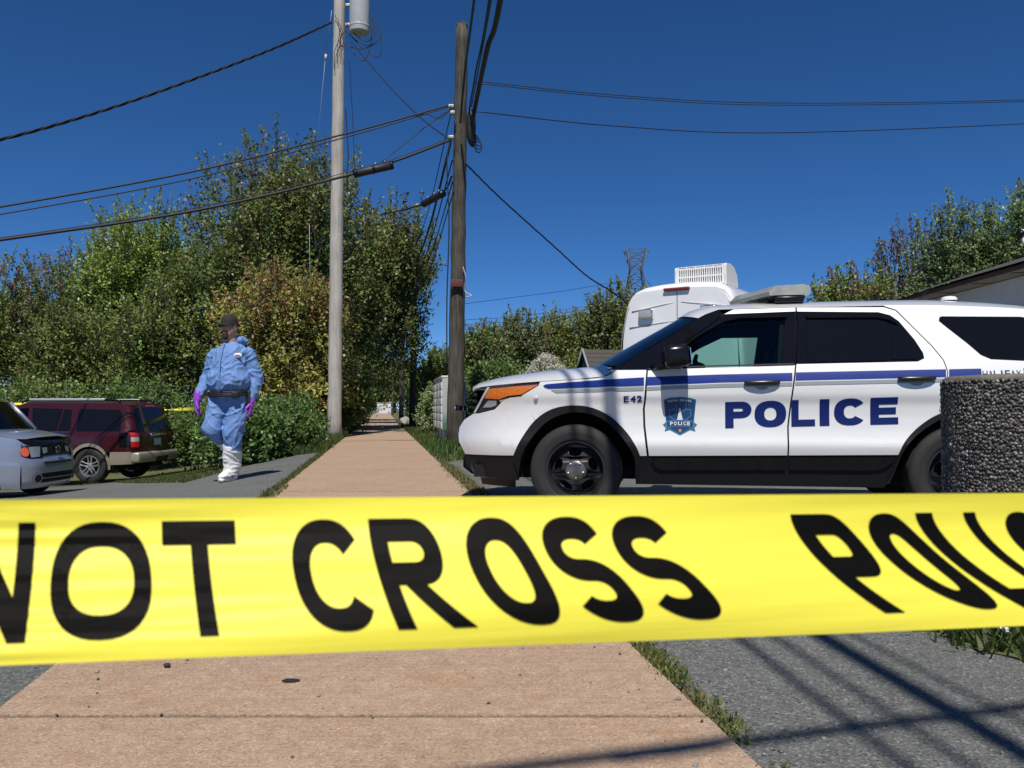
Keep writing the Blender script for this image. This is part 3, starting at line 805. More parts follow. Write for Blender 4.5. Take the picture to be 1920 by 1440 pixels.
# handles
for s in (1, -1):
    def hs(off, s=s): return lambda a, b: (a, s * suvY(a, b, off), b)
    for cx, cz in ((-.006, 1.055), (-1.118, 1.080)):
        h = empty('door_handle', (0, 0, 0), 0, suv)
        panel('recess', [(cx + .062 * math.cos(t), cz + .052 * math.sin(t)) for t in np.linspace(0, 2 * math.pi, 20)[:-1]], hs(.003), M_grey, h, step=.03, out=(0, s, 0))
        panel('trim_ring', [(cx + .135, cz + .026), (cx - .135, cz + .030), (cx - .138, cz - .022), (cx + .132, cz - .03)], hs(.0025), M_offwhite, h, step=.05, out=(0, s, 0))
        pts = [(cx + .13 - .26 * k / 8, s * (suvY(cx, cz) + .012 + .020 * math.sin(math.pi * k / 8)), cz + .005 * k / 8) for k in range(9)]
        MB().tube(pts, [.016, .021, .021, .020, .020, .020, .021, .021, .014], 10).build('grip', M_handle, h)
# stripes and lettering (vinyl sheets on both sides)
def vin(name, poly, m, off=.004, par=suv):
    return panel(name, poly, side(off), m, par, step=.08)
blue_t = [(1.639, 1.018), (1.675, 1.032), (1.682, 1.046), (1.66, 1.056), (1.532, 1.068), (.885, 1.107)]
vin('blue_stripe', [(1.639, 1.018), (1.675, 1.030), (1.684, 1.044), (1.66, 1.054), (1.532, 1.065), (1.2, 1.0885), (.887, 1.105), (.887, 1.040)], M_blue)
vin('blue_stripe', [(.868, 1.107), (.305, 1.124), (-.233, 1.133), (-.231, 1.071), (.306, 1.062), (.868, 1.041)], M_blue)
vin('blue_stripe', [(-.259, 1.136), (-1.331, 1.152), (-1.325, 1.094), (-.254, 1.074)], M_blue)
vin('blue_stripe', [(-1.352, 1.152), (-1.572, 1.155), (-1.572, 1.097), (-1.347, 1.094)], M_blue)
vin('blue_stripe', [(-1.86, 1.157), (-2.3, 1.160), (-2.3, 1.10), (-1.86, 1.098)], M_blue)
vin('grey_stripe', [(1.625, 1.008), (.889, 1.030), (.889, 1.001), (1.58, .985)], M_grey)
vin('grey_stripe', [(.868, 1.030), (.306, 1.052), (-.231, 1.061), (-.229, 1.032), (.307, 1.023), (.868, 1.001)], M_grey)
vin('grey_stripe', [(-.252, 1.064), (-1.325, 1.084), (-1.320, 1.056), (-.250, 1.036)], M_grey)
def word(chars, spans, z0, z1, slope, m, bold, name='letter', off=.0045, x_ref=None, block=None):
    x_ref = spans[0][0] if x_ref is None else x_ref
    for ch, (a0, a1) in zip(chars, spans):
        if ch == 'I' and len(chars) == 7: a0, a1 = a0 * .65 + a1 * .35, a0 * .35 + a1 * .65
        def fn(u, v, a0=a0, a1=a1):
            x = a0 + (a1 - a0) * u
            z = z0 + slope * (x_ref - x) + (z1 - z0) * v
            return (x, suvY(x, z, off), z)
        letter(name, ch, fn, m, suv, bold, 6, block)
cx_ = lambda c: .268 - (c - 30) / 1020 * 1.261
word('POLICE', [(cx_(a), cx_(b)) for a, b in ((30, 195), (208, 398), (428, 568), (595, 652), (680, 865), (890, 1050))], .708, .910, .0285, M_navy, .055, block=(.31, .255))
word('E42', [(1.046, 1.005), (.995, .950), (.944, .902)], .908, .957, .03, M_navy, .035)
word('HALIFAX', [(-1.580 - .038 * k, -1.613 - .038 * k) for k in range(7)], 1.088, 1.140, .01, M_navy, .0)
# the force's shield on the front door
def sh(px, pz):                                   # shield sketch coordinates: x -1..1 to the right, z 0..1 upward
    return (.6115 - px * .131, .652 + pz * .298)
def shp(name, pts, m, off):
    panel(name, [sh(a, b) for a, b in pts], side(off), m, badge, step=.05)
badge = empty('door_badge', (0, 0, 0), 0, suv)
outl = [(0, 0), (.55, .13), (.62, .14), (.9, .10), (.84, .20), (1.0, .28), (.84, .33), (.82, .36), (.90, .70), (.95, .93), (.6, .98), (0, 1.0)]
outl = outl + [(-a, b) for a, b in outl[::-1][1:-1]]
shp('shield', outl, M_teal, .004)
inn = [(0, .04), (.5, .165), (.72, .30), (.78, .42), (.85, .70), (.885, .90), (.55, .945), (0, .962)]
shp('shield_field', inn + [(-a, b) for a, b in inn[::-1][1:-1]], M_badge, .0052)
maple = [(.0, .85), (.12, .77), (.22, .79), (.19, .62), (.38, .70), (.42, .66), (.66, .68), (.60, .58), (.68, .53), (.34, .40)]
loop = maple + [(-a, b) for a, b in maple[::-1][:-1]]
for k in range(len(loop) - 1):
    (a0, b0), (a1, b1) = loop[k], loop[k + 1]
    L_ = math.hypot((a1 - a0) * .131, (b1 - b0) * .298) or 1
    nx_, nz_ = -(b1 - b0) * .298 / L_ * .0022 / .131, (a1 - a0) * .131 / L_ * .0022 / .298
    shp('leaf_outline', [(a0 + nx_, b0 + nz_), (a1 + nx_, b1 + nz_), (a1 - nx_, b1 - nz_), (a0 - nx_, b0 - nz_)], M_badge2, .006)
shp('lighthouse', [(-.17, .40), (-.06, .62), (-.09, .62), (-.09, .655), (-.06, .655), (-.05, .70), (.0, .72), (.05, .70), (.06, .655), (.09, .655), (.09, .62), (.06, .62), (.17, .40)], M_offwhite, .0066)
shp('ribbon', [(-.80, .19), (-.4, .225), (0, .235), (.4, .225), (.80, .19), (.84, .36), (.4, .40), (0, .41), (-.4, .40), (-.84, .36)], M_badge2, .0062)
shp('ribbon_field', [(-.74, .21), (-.4, .245), (0, .255), (.4, .245), (.74, .21), (.78, .345), (.4, .382), (0, .392), (-.4, .382), (-.78, .345)], M_badge, .0070)
for ch, a in zip('POLICE', (-.58, -.36, -.12, .07, .20, .42)):
    wd = .05 if ch == 'I' else .17
    letter('badge_letter', ch, lambda u, v, a=a, wd=wd: (lambda p: (p[0], suvY(p[0], p[1], .008), p[1]))(sh(a + wd * u, .268 + .098 * v - .02 * abs(a + .08))), M_offwhite, badge, .04, 2)
for k, ch in enumerate('HALIFAX REGIONAL'):
    if ch == ' ': continue
    a = -.70 + k * .0885
    letter('badge_letter', ch, lambda u, v, a=a, ch=ch: (lambda p: (p[0], suvY(p[0], p[1], .008), p[1]))(sh(a + (.025 if ch == 'I' else .07) * u, .862 + .055 * v + .025 * (1 - (a / .7) ** 2))), M_offwhite, badge, .03, 2)
shp('crest', [(0, .075), (.07, .11), (.07, .16), (-.07, .16), (-.07, .11)], M_gold, .0062)
# roof light bar, roof puck, aerial
lb = empty('light_bar', (-.27, 0, 1.775), 0, suv)
prof = [(-.155, .0), (.155, .0), (.16, .03), (.11, .078), (-.11, .085), (-.16, .07), (-.165, .02)]
segs = 8
for k in range(segs):
    y0, y1 = -.62 + 1.24 * k / segs + .002, -.62 + 1.24 * (k + 1) / segs - .002
    o0, o1 = .26 * (1 - abs(y0) / .62), .26 * (1 - abs(y1) / .62)           # the bar is swept forward towards the middle
    n_ = len(prof); sg = MB()
    sg.add([(a + o0, y0, b) for a, b in prof] + [(a + o1, y1, b) for a, b in prof], [tuple(range(n_)), tuple(range(n_, 2 * n_))] + [(i, (i + 1) % n_, n_ + (i + 1) % n_, n_ + i) for i in range(n_)])
    sg.build('dome_segment', M_bar, lb)
MB().box((0, 0, -.012), (.26, 1.1, .022), bev=.005).build('bar_base', M_black, lb)
for s in (1, -1): MB().box((0, s * .58, -.035), (.22, .10, .05), bev=.01).build('bar_foot', M_black, lb)
MB().lathe([(.062, 0), (.062, .014), (.052, .028), (.03, .034), (0, .035)], 20, M=Matrix.Translation((-1.55, .35, 1.735))).build('roof_puck', W, suv)
MB().tube([(-1.35, .2, 1.745), (-1.53, .2, 1.96)], [.006, .003], 6).build('aerial', M_black, suv)
MB().tube([(1.05, 0, 1.32), (.55, .62, 1.56)], .012, 6).build('wiper', M_black, suv)
for fx in (1.43, -1.43):
    steel_wheel(suv, (fx, .845, .367), False)
    steel_wheel(suv, (fx, -.845, .367), True)
# ------------------------------------------------------------------ exposed-aggregate planter
M_pebble = leaf_mat('pebble', 0.0, 0.55)
M_mortar = mat('dark_cement', (0.045, 0.042, 0.038), 0.95, var=(30, (0.085, 0.08, 0.07), 0.5))
M_rim = mat('worn_cement_rim', (0.20, 0.18, 0.145), 0.95, var=(14, (0.11, 0.10, 0.085), 0.6), bump=(60, 0.5, 0.01))
PX, PY, PR, PH = 2.40, 4.0, 0.36, 1.003
planter = empty('planter', (PX, PY, -0.03))
tag(planter, 'round dark pebble-dash concrete planter in front of the police car', 'planter')
MB().lathe([(PR - .012, 0), (PR - .006, .03), (PR - .006, PH - .05), (PR - .02, PH - .012), (PR - .035, PH)], 72).build('drum', M_mortar, planter)
MB().lathe([(PR - .008, PH - .030), (PR - .008, PH - .016), (PR - .022, PH - .003), (PR - .05, PH), (PR - .09, PH - .005), (PR - .095, PH - .25)], 72).build('rim', M_rim, planter)
MB().lathe([(PR - .08, PH - .08), (.12, PH - .06), (0, PH - .055)], 32).build('soil', M_soil, planter)
def ico():
    bm = bmesh.new(); bmesh.ops.create_icosphere(bm, subdivisions=1, radius=1); bm.verts.index_update()
    V = np.array([v.co for v in bm.verts]); Fs = np.array([[v.index for v in f.verts] for f in bm.faces]); bm.free(); return V, Fs
icoV, icoF = ico()
def pebbles(P, N, S, C, flat=0.55, rs=None):
    """many stones at points P with outward normals N, radii S, colours C, as one mesh"""
    n = len(P); rng = rs or np.random.default_rng(3)
    T = np.cross(N, np.array([0.3, 0.5, 0.81])); T /= np.linalg.norm(T, axis=1, keepdims=True)
    B = np.cross(N, T); a = rng.uniform(0, 6.28, n)[:, None]
    T, B = T * np.cos(a) + B * np.sin(a), -T * np.sin(a) + B * np.cos(a)
    k = rng.uniform(0.65, 1.0, n)[:, None]
    jit = 1 + rng.uniform(-.15, .15, (n, len(icoV), 1))
    V = P[:, None] + jit * (icoV[None, :, 0:1] * (T * S[:, None])[:, None] + icoV[None, :, 1:2] * (B * S[:, None] * k)[:, None] + icoV[None, :, 2:3] * (N * S[:, None] * flat)[:, None])
    Fs = icoF[None] + (np.arange(n) * len(icoV))[:, None, None]
    me = np_mesh('pebbles', V.reshape(-1, 3), Fs.reshape(-1, 3), True)
    point_color(me, 'leaf', np.repeat(C, len(icoV), axis=0)); return me
rng = np.random.default_rng(5)
n = 11500
# stones laid out so that they hardly overlap: jittered rows round the drum
rows = 62; per = int(n / rows)
th = (np.arange(per)[None] + rng.uniform(-.42, .42, (rows, per)) + .5 * (np.arange(rows)[:, None] % 2)) / per * 2 * math.pi
zz = (np.arange(rows)[:, None] + .5 + rng.uniform(-.42, .42, (rows, per))) / rows * (PH - .022)
th, zz = th.ravel(), zz.ravel()
N = np.stack([np.cos(th), np.sin(th), np.zeros_like(th)], 1)
P = np.stack([N[:, 0] * (PR - .004), N[:, 1] * (PR - .004), zz], 1)
S = rng.uniform(.0055, .0105, len(th)) * (1 + .35 * (rng.random(len(th)) > .93))
g = rng.gamma(3.0, 0.042, len(th)).clip(.03, .38)[:, None]
C = g * np.array([1.0, .93, .84]) * (1 + rng.uniform(-.12, .12, (len(th), 3)))
peb = link('pebble_facing', pebbles(P, N, S, C), M_pebble, planter); peb['kind'] = 'stuff'

# ------------------------------------------------------------------ barrier tape across the foreground
def tape_mat():
    m = bpy.data.materials.new('yellow_plastic_tape'); m.use_nodes = True
    nt = m.node_tree; b = nt.nodes['Principled BSDF']; out = nt.nodes['Material Output']
    b.inputs['Base Color'].default_value = (0.92, 0.835, 0.085, 1); b.inputs['Roughness'].default_value = 0.42
    b.inputs['Specular IOR Level'].default_value = 0.2
    tc = nt.nodes.new('ShaderNodeTexCoord'); mp = nt.nodes.new('ShaderNodeMapping'); mp.inputs['Scale'].default_value = (5, 5, 160); nt.links.new(tc.outputs['Object'], mp.inputs[0])
    nz = nt.nodes.new('ShaderNodeTexNoise'); nz.inputs['Scale'].default_value = 1.0; nz.inputs['Detail'].default_value = 4; nt.links.new(mp.outputs[0], nz.inputs['Vector'])
    bp = nt.nodes.new('ShaderNodeBump'); bp.inputs['Strength'].default_value = .35; bp.inputs['Distance'].default_value = .0012
    nt.links.new(nz.outputs['Fac'], bp.inputs['Height']); nt.links.new(bp.outputs[0], b.inputs['Normal'])
    tl = nt.nodes.new('ShaderNodeBsdfTranslucent'); tl.inputs[0].default_value = (0.92, 0.835, 0.085, 1)
    mx = nt.nodes.new('ShaderNodeMixShader'); mx.inputs[0].default_value = 0.15
    nt.links.new(b.outputs[0], mx.inputs[1]); nt.links.new(tl.outputs[0], mx.inputs[2]); nt.links.new(mx.outputs[0], out.inputs[0])
    return m
M_tape = tape_mat()
M_print = mat('black_print', (0.005, 0.0045, 0.004), 0.5, spec=0.04)
def tlerp(x, xs, ys): return float(np.interp(x, xs, ys))
def tape_depth(x): return 0.40 + 0.10 * (x / 1920)
def tape_pt(x, v, lift=0.0):
    """x along the tape (photograph pixels of the top edge), v 0..1 from top to bottom edge; a band 77 mm wide that leans and is a little crumpled"""
    A = tlerp(x, [-400, 50, 390, 735, 920, 1070, 1190, 1510, 1730, 2300], [-60, -22, 24, 62, 98, 114, 128, 182, 205, 240])
    k = max(0.0, (v - .14) / .72)
    xs = x + A * (k ** 1.55)
    yt = 937 - 0.0065 * xs
    yb = tlerp(xs, [-500, 0, 400, 1200, 1600, 1920, 2500], [1262, 1248, 1232, 1202, 1187, 1173, 1150])
    y = yt + (yb - yt) * v
    d = tape_depth(xs) + .016 * math.cos(math.pi * v) + .004 * math.sin(xs * .0031 + v * 3)
    fade = max(0.0, 1 - max(xs, 0) / 700.0)
    d += fade * .00035 * (math.sin(v * 46 + xs * .004) + .7 * math.sin(v * 71 + 1.3 - xs * .006)) + .00012 * math.sin(v * 33 + xs * .011)
    return at(xs, y, d - lift)
tape = empty('barrier_tape', at(960, 1080, .45))
tag(tape, 'yellow barrier tape with black CROSS lettering stretched across the foreground', 'barrier tape')
nu, nv = 150, 44
V = []
for i in range(nu + 1):
    x = -420 + (2400 + 420) * i / nu
    for j in range(nv + 1): V.append(tape_pt(x, j / nv) - tape.location)
F = [(i * (nv + 1) + j, (i + 1) * (nv + 1) + j, (i + 1) * (nv + 1) + j + 1, i * (nv + 1) + j + 1) for i in range(nu) for j in range(nv)]
# the band runs on, out of the picture, to a stake on either side
tb = MB()
for xe, stake in ((-420, Vector((-2.3, .28, 0))), (2400, Vector((2.6, .93, 0)))):
    a, b = tape_pt(xe, 0), tape_pt(xe, 1)
    s = stake; w = 0.04
    tb.add([a - tape.location, b - tape.location, Vector((s.x, s.y, .66)) - tape.location, Vector((s.x, s.y, .735)) - tape.location], [(0, 1, 2, 3)])
    o = MB().box((0, 0, .42), (.035, .035, .88), bev=.004).build('wooden_stake', mat('stake_wood', (.30, .22, .13), .8), None, (s.x, s.y, gz(s.x, s.y) - .03))
    tag(o, 'wooden stake holding the %s end of the foreground barrier tape' % ('left' if s.x < 0 else 'right'), 'stake', 'tape stakes')
link('band', np_mesh('band', V, F, True), M_tape, tape)
tb.build('band_end', M_tape, tape)
def tape_word(spans):
    for ch, x0, x1 in spans:
        letter('letter', ch, lambda u, v, x0=x0, x1=x1: tape_pt(x0 + (x1 - x0) * u, .865 - .725 * v, .0006) - tape.location, M_print, tape, .042, 16, block=(.21 * 150 / max(x1 - x0, 60) if ch != 'I' else .5, .205))
tape_word([('D', -560, -440), ('O', -420, -260), ('N', -72, 66), ('O', 100, 281), ('T', 303, 440), ('C', 538, 672), ('R', 690, 818), ('O', 858, 982), ('S', 1006, 1116), ('S', 1136, 1246),
           ('P', 1482, 1592), ('O', 1608, 1706), ('L', 1716, 1786), ('I', 1806, 1828), ('C', 1866, 1950), ('E', 1966, 2040)][2:])

# ------------------------------------------------------------------ poles, transformer, wires
def pole_mat(name, a, b, stretch):
    m = bpy.data.materials.new(name); m.use_nodes = True
    nt = m.node_tree; N = nt.nodes.new; Lk = nt.links.new; p = nt.nodes['Principled BSDF']; p.inputs['Roughness'].default_value = .9
    p.inputs['Specular IOR Level'].default_value = .2
    tc = N('ShaderNodeTexCoord'); mp = N('ShaderNodeMapping'); mp.inputs['Scale'].default_value = stretch; Lk(tc.outputs['Object'], mp.inputs[0])
    n1 = N('ShaderNodeTexNoise'); n1.inputs['Scale'].default_value = 1.0; n1.inputs['Detail'].default_value = 8; n1.inputs['Roughness'].default_value = .7; Lk(mp.outputs[0], n1.inputs['Vector'])
    n2 = N('ShaderNodeTexNoise'); n2.inputs['Scale'].default_value = 2.2; n2.inputs['Detail'].default_value = 5; Lk(tc.outputs['Object'], n2.inputs['Vector'])
    ad = N('ShaderNodeMath'); ad.operation = 'MULTIPLY_ADD'; ad.inputs[1].default_value = .7; Lk(n1.outputs['Fac'], ad.inputs[0])
    sc = N('ShaderNodeMath'); sc.operation = 'MULTIPLY'; sc.inputs[1].default_value = .3; Lk(n2.outputs['Fac'], sc.inputs[0]); Lk(sc.outputs[0], ad.inputs[2])
    rp = N('ShaderNodeValToRGB'); rp.color_ramp.elements[0].position = .36; rp.color_ramp.elements[1].position = .60
    rp.color_ramp.elements[0].color = (*b, 1); rp.color_ramp.elements[1].color = (*a, 1)
    Lk(ad.outputs[0], rp.inputs[0]); Lk(rp.outputs[0], p.inputs['Base Color'])
    bp = N('ShaderNodeBump'); bp.inputs['Strength'].default_value = .6; bp.inputs['Distance'].default_value = .02
    Lk(n1.outputs['Fac'], bp.inputs['Height']); Lk(bp.outputs[0], p.inputs['Normal'])
    return m
M_poleL = pole_mat('weathered_pale_pole', (.50, .47, .425), (.30, .275, .24), (26, 26, .9))
M_poleD = pole_mat('old_dark_pole', (.110, .098, .082), (.026, .022, .018), (30, 30, 1.6))
M_can = mat('transformer_grey', (.44, .46, .46), .4, var=(5, (.36, .38, .38), .5))

def pole(name, base, top, r0, r1, m, label, group=None, cat='utility pole', rough=0.006):
    root = empty(name, base)
    d = Vector(top) - Vector(base); rnd = random.Random(len(label))
    n = 26; pts, rr = [], []
    for k in range(n + 1):
        t = k / n
        pts.append(d * t + Vector((rnd.uniform(-rough, rough), rnd.uniform(-rough, rough), 0)) - (Vector((0, 0, .3)) if k == 0 else Vector((0, 0, 0)))); rr.append((r0 + (r1 - r0) * t) * (1 + rnd.uniform(-.012, .012)))
    MB().tube(pts, rr, 20).build('shaft', m, root)
    tag(root, label, cat, group)
    return root

def wire(name, pts, r, label, group=None, mat_=None, cat='cable', n=10, twist=0):
    P = spline(pts, n)
    mb = MB()
    if twist:
        for k in range(3):
            Q = []
            for i, p in enumerate(P):
                a = i * twist + k * 2.094
                Q.append(p + Vector((0, math.cos(a), math.sin(a))) * r * 1.2)
            mb.tube(Q, r, 6)
    else: mb.tube(P, r, 6)
    o = mb.build(name, mat_ or M_wire)
    return tag(o, label, cat, group)

bl = ground_hit(627, 823); YL = bl.y
PL = pole('utility_pole', (bl.x, bl.y, bl.z), at(637, -60, YL), .195, .155, M_poleL, 'tall pale weathered utility pole carrying the grey transformer')
bd = ground_hit(853, 838); YD = bd.y
topd = at(866, 48, YD + .2)
PD = pole('utility_pole', (bd.x, bd.y, bd.z), topd, .185, .128, M_poleD, 'shorter dark rough utility pole beside the nose of the police car', rough=.010)
# split top of the dark pole
MB().prism([(-.12, 0), (.125, 0), (.10, .04), (.03, .10), (-.01, .05), (-.05, .085), (-.09, .03)], -.10, .10, 'Y').build('split_top', M_poleD, PD, tuple(topd - PD.location - Vector((0, 0, .02))))
def rel(px, py, Y, root): return at(px, py, Y) - root.location
MB().box(rel(856, 531, YD - .17, PD), (.26, .05, .16), bev=.01).build('number_tag', mat('rusty_red_plate', (.10, .025, .018), .7), PD)
MB().tube(spline([rel(868, 500, YD - .1, PD), rel(873, 520, YD - .15, PD), rel(871, 545, YD - .15, PD), rel(884, 554, YD - .2, PD), rel(872, 557, YD - .2, PD)], 6), .012, 6).build('step_bracket', M_galv, PD)
for (a, b) in ((846, 200), (848, 212), (846, 258)):
    MB().box(rel(a, b, YD - .12, PD), (.12, .12, .07), bev=.01).build('cable_clamp', M_galv, PD)
MB().ball(rel(883, 238, YD - .15, PD), (.11, .12, .40), 12).ball(rel(886, 262, YD - .12, PD), (.09, .1, .16), 10).build('cable_boot', M_wire, PD)
for k in range(3):
    c = rel(888, 250 + 6 * k, YD - .2, PD)
    MB().tube(spline([c, c + Vector((.10 + .03 * k, 0, -.10)), c + Vector((.16, 0, -.24)), c + Vector((.08, 0, -.27)), c + Vector((-.02, 0, -.12))], 6), .012, 5).build('cable_loop', M_wire, PD)
MB().tube(spline([rel(848, 260, YD - .2, PD), rel(838, 300, YD - .2, PD), rel(842, 420, YD - .2, PD), rel(838, 560, YD - .2, PD), rel(838, 690, YD - .2, PD)], 8), .016, 6).build('riser_cable', M_wire, PD)

tc_ = at(674, 62, YL - .22)
tr = empty('transformer', tc_)
tag(tr, 'grey cylindrical transformer can hung high on the pale pole', 'transformer')
MB().lathe([(0, 0), (.24, 0), (.275, .02), (.28, .05), (.28, .98), (.30, 1.0), (.30, 1.04), (.2, 1.12), (0, 1.15)], 32).build('tank', M_can, tr, sharp=40)
MB().lathe([(.283, .14), (.288, .15), (.288, .19), (.283, .20)], 32).build('band', M_can, tr)
MB().box((-.33, .05, .25), (.14, .10, .08), bev=.01).box((-.33, .05, .80), (.14, .10, .08), bev=.01).build('bracket', M_galv, tr)
for k in range(3): MB().lathe([(.03, 0), (.045, .03), (.03, .06), (.045, .09), (.03, .12), (.02, .2), (0, .2)], 12, M=Matrix.Translation((-.12 + .12 * k, -.18, 1.05))).build('bushing', mat('brown_porcelain', (.12, .05, .03), .25), tr)
rnd = random.Random(4)
for k in range(5):
    a = at(650 + rnd.uniform(-6, 8), 40 + 12 * k, YL - .2); b = at(690 + rnd.uniform(0, 22), 20 + 6 * k, YL - .3)
    mid = at(690 + rnd.uniform(-14, 24), 92 + rnd.uniform(-22, 24), YL - .4)
    wire('jumper_cable', [a, (a + mid) / 2 + Vector((0, 0, -.12)), mid, (mid + b) / 2 + Vector((.12, 0, .05)), b], .012, ['first', 'second', 'third', 'fourth', 'fifth'][k] + ' thin black jumper cable from the top, looping under the transformer', 'transformer jumper cables', cat='cable')
for k in range(4):
    a = at(628 + 6 * k, 28 + 10 * k, YL - .22); b = at(642 - 5 * k, 95 + 12 * k, YL - .24)
    wire('tie_wire', [a, a.lerp(b, .5) + Vector((.12 - .08 * k, -.02, 0)), b], .009, ['topmost', 'second', 'third', 'lowest'][k] + ' short black tie wire wrapped on the upper pale pole', 'tie wires on the pale pole')
MB_ = None
guy = empty('guy_wire', at(585, 800, YL + 5))
tag(guy, 'thin steel guy wire running down left of the pale pole', 'guy wire')
g0, g1 = at(622, 20, YL + .1), at(580, 420, YL + 3.0)
MB().tube([g0 - guy.location, at(611, 104, YL + .6) - guy.location], .007, 5).tube([at(610, 110, YL + .65) - guy.location, g1 - guy.location], .007, 5).tube([g1 - guy.location, Vector((0, 0, 0))], .007, 5).build('strand', M_galv, guy)
MB().tube([at(611, 102, YL + .6) - guy.location, at(610.5, 113, YL + .6) - guy.location], .035, 8).build('strain_insulator', mat('pale_porcelain', (.5, .5, .48), .3), guy)
wire('drop_wire', [at(655, 110, YL + .1), at(660, 200, YL + .4), at(666, 330, YL + .8)], .008, 'thin wire hanging right of the pale pole in front of the tree', cat='cable')
wire('drop_wire', [at(648, 200, YL - .2), at(650, 240, YL - .2), at(653, 290, YL - .2), at(650, 330, YL - .2)], .016, 'short black cable hugging the right side of the pale pole')
# spans to the left
wire('service_cable', [at(622, 42, YL - .2), at(520, 88, 21), at(380, 142, 19.2), at(200, 205, 17.4), at(0, 262, 15.5), at(-300, 325, 13.5)], .016, 'twisted black service cable rising from the left edge to the pale pole', twist=.55, n=26)
DL = YD - .15
def lspan(ys, name, r, label, group=None):
    xs = [846, 740, 620, 360, 0, -400]; ds = [DL, 18.2, 17.8, 16.8, 15.4, 14.0]
    return wire(name, [at(x, y, d) for x, y, d in zip(xs, ys, ds)], r, label, group)
lspan([196, 226, 258, 322, 388, 452], 'span_cable', .019, 'upper of the paired black cables spanning left from the dark pole')
lspan([199, 231, 265, 335, 402, 468], 'span_cable', .013, 'lower of the paired black cables spanning left from the dark pole')
lspan([262, 302, 337, 396, 450, 505], 'span_cable', .028, 'thick lowest black cable spanning left past the splice case')
lspan([258, 297, 331, 391, 446, 501], 'support_strand', .008, 'thin steel strand just above the lowest left-hand cable')
def splice(p, q, r, label):
    root = empty('splice_case', p); d = q - p
    MB().tube([Vector((0, 0, 0)), d * .03, d * .97, d], [r * .7, r, r, r * .7], 14).build('sleeve', mat('black_rubber', (.014, .014, .014), .55), root)
    for t in (.02, .5, .98): MB().tube([d * t - d.normalized() * .03, d * t + d.normalized() * .03], r * 1.08, 14).build('clamp_ring', M_black, root)
    for t in (.2, .45, .8): MB().tube([d * t + Vector((0, 0, r)), d * t + Vector((0, 0, r + .06))], .012, 5).build('hanger', M_galv, root)
    tag(root, label, 'splice case')
splice(at(735, 310, 18.1), at(665, 326, 17.9), .085, 'long black splice case on the cable just right of the pale pole')
splice(at(830, 363, 20.5), at(795, 382, 21.4), .085, 'short black splice case on the cable left of the dark pole')
wire('span_cable', [at(847, 330, YD - .1), at(838, 352, 19.6), at(815, 372, 21), at(770, 390, 23.5), at(715, 402, 27)], .022, 'black cable running from the short splice case behind the big tree')
wire('span_cable', [at(658, 78, YL - .2), at(700, 128, 21.6), at(745, 178, 20.6), at(795, 226, 19.4), at(840, 260, YD - .1)], .014, 'thin black wire dropping from the transformer to the dark pole')
wire('tail_wire', [at(716, 304, 18.0), at(775, 256, 18.3), at(815, 225, 18.6), at(846, 205, YD - .12)], .011, 'thin wire rising from the splice case to the dark pole')
wire('bight_cable', [at(846, 196, YD - .15), at(838, 212, YD - .3), at(822, 222, YD - .4), at(800, 214, YD - .3), at(770, 218, 18.3)], .012, 'small slack black wire loop left of the dark pole top clamps')
# spans to the right
wire('span_cable', [at(890, 152, YD), at(1150, 178, 20), at(1450, 193, 21.5), at(1920, 187, 24), at(2400, 165, 27)], .010, 'topmost thin wire spanning right from the dark pole', 'right-hand thin wires')
wire('span_cable', [at(890, 156, YD), at(1150, 182, 20), at(1450, 197, 21.5), at(1920, 190, 24), at(2400, 168, 27)], .010, 'second thin wire close under the topmost one spanning right', 'right-hand thin wires')
wire('span_cable', [at(884, 208, YD), at(1150, 236, 20), at(1450, 249, 21.5), at(1920, 232, 24), at(2400, 205, 27)], .013, 'lowest wire spanning right from the dark pole across the sky')
wire('service_cable', [at(872, 306, YD), at(940, 373, 20), at(1040, 463, 22), at(1100, 517, 23.2), at(1150, 549, 24.2), at(1190, 580, 25)], .011, 'thin service wire falling from the dark pole towards the white van', twist=.6, n=16)
# cables that come overhead towards the viewer
wire('overhead_trunk_cable', [at(884, 236, YD - .2), at(893, 190, 17.6), at(914, 90, 14.8), at(938, 0, 13.0), (.55, 4.0, 6.75), (1.02, -1.3, 6.7), (2.05, -13, 7.2)], .048, 'thick black trunk cable passing overhead from the dark pole', n=14)
wire('overhead_cable', [at(880, 205, YD - .2), at(893, 130, 16.2), at(917, 0, 12.6), (.42, 3.7, 6.6), (.84, -1.3, 6.6), (1.9, -13, 7.0)], .017, 'thin overhead cable just left of the thick trunk cable', n=14)
wire('overhead_cable', [at(884, 200, YD - .2), at(897, 130, 16.4), at(921, 0, 12.8), (.62, 3.7, 6.7), (1.16, -1.3, 6.7), (2.4, -13, 7.1)], .013, 'thinnest overhead cable next to the thick trunk cable', n=14)
wire('overhead_cable', [at(863, 230, YD - .25), at(872, 130, 16.0), at(889, 0, 12.2), (.30, 3.7, 6.5), (.70, -1.3, 6.5), (1.6, -13, 6.9)], .021, 'overhead cable crossing the face of the dark pole', n=14)
wire('overhead_cable', [(-9, -4.9, 6.4), (-.2, -1.95, 6.0), (.93, -1.57, 6.0), (12, 2.15, 6.5)], .03, 'overhead cable behind the viewer whose shadow crosses the near footpath', n=6)
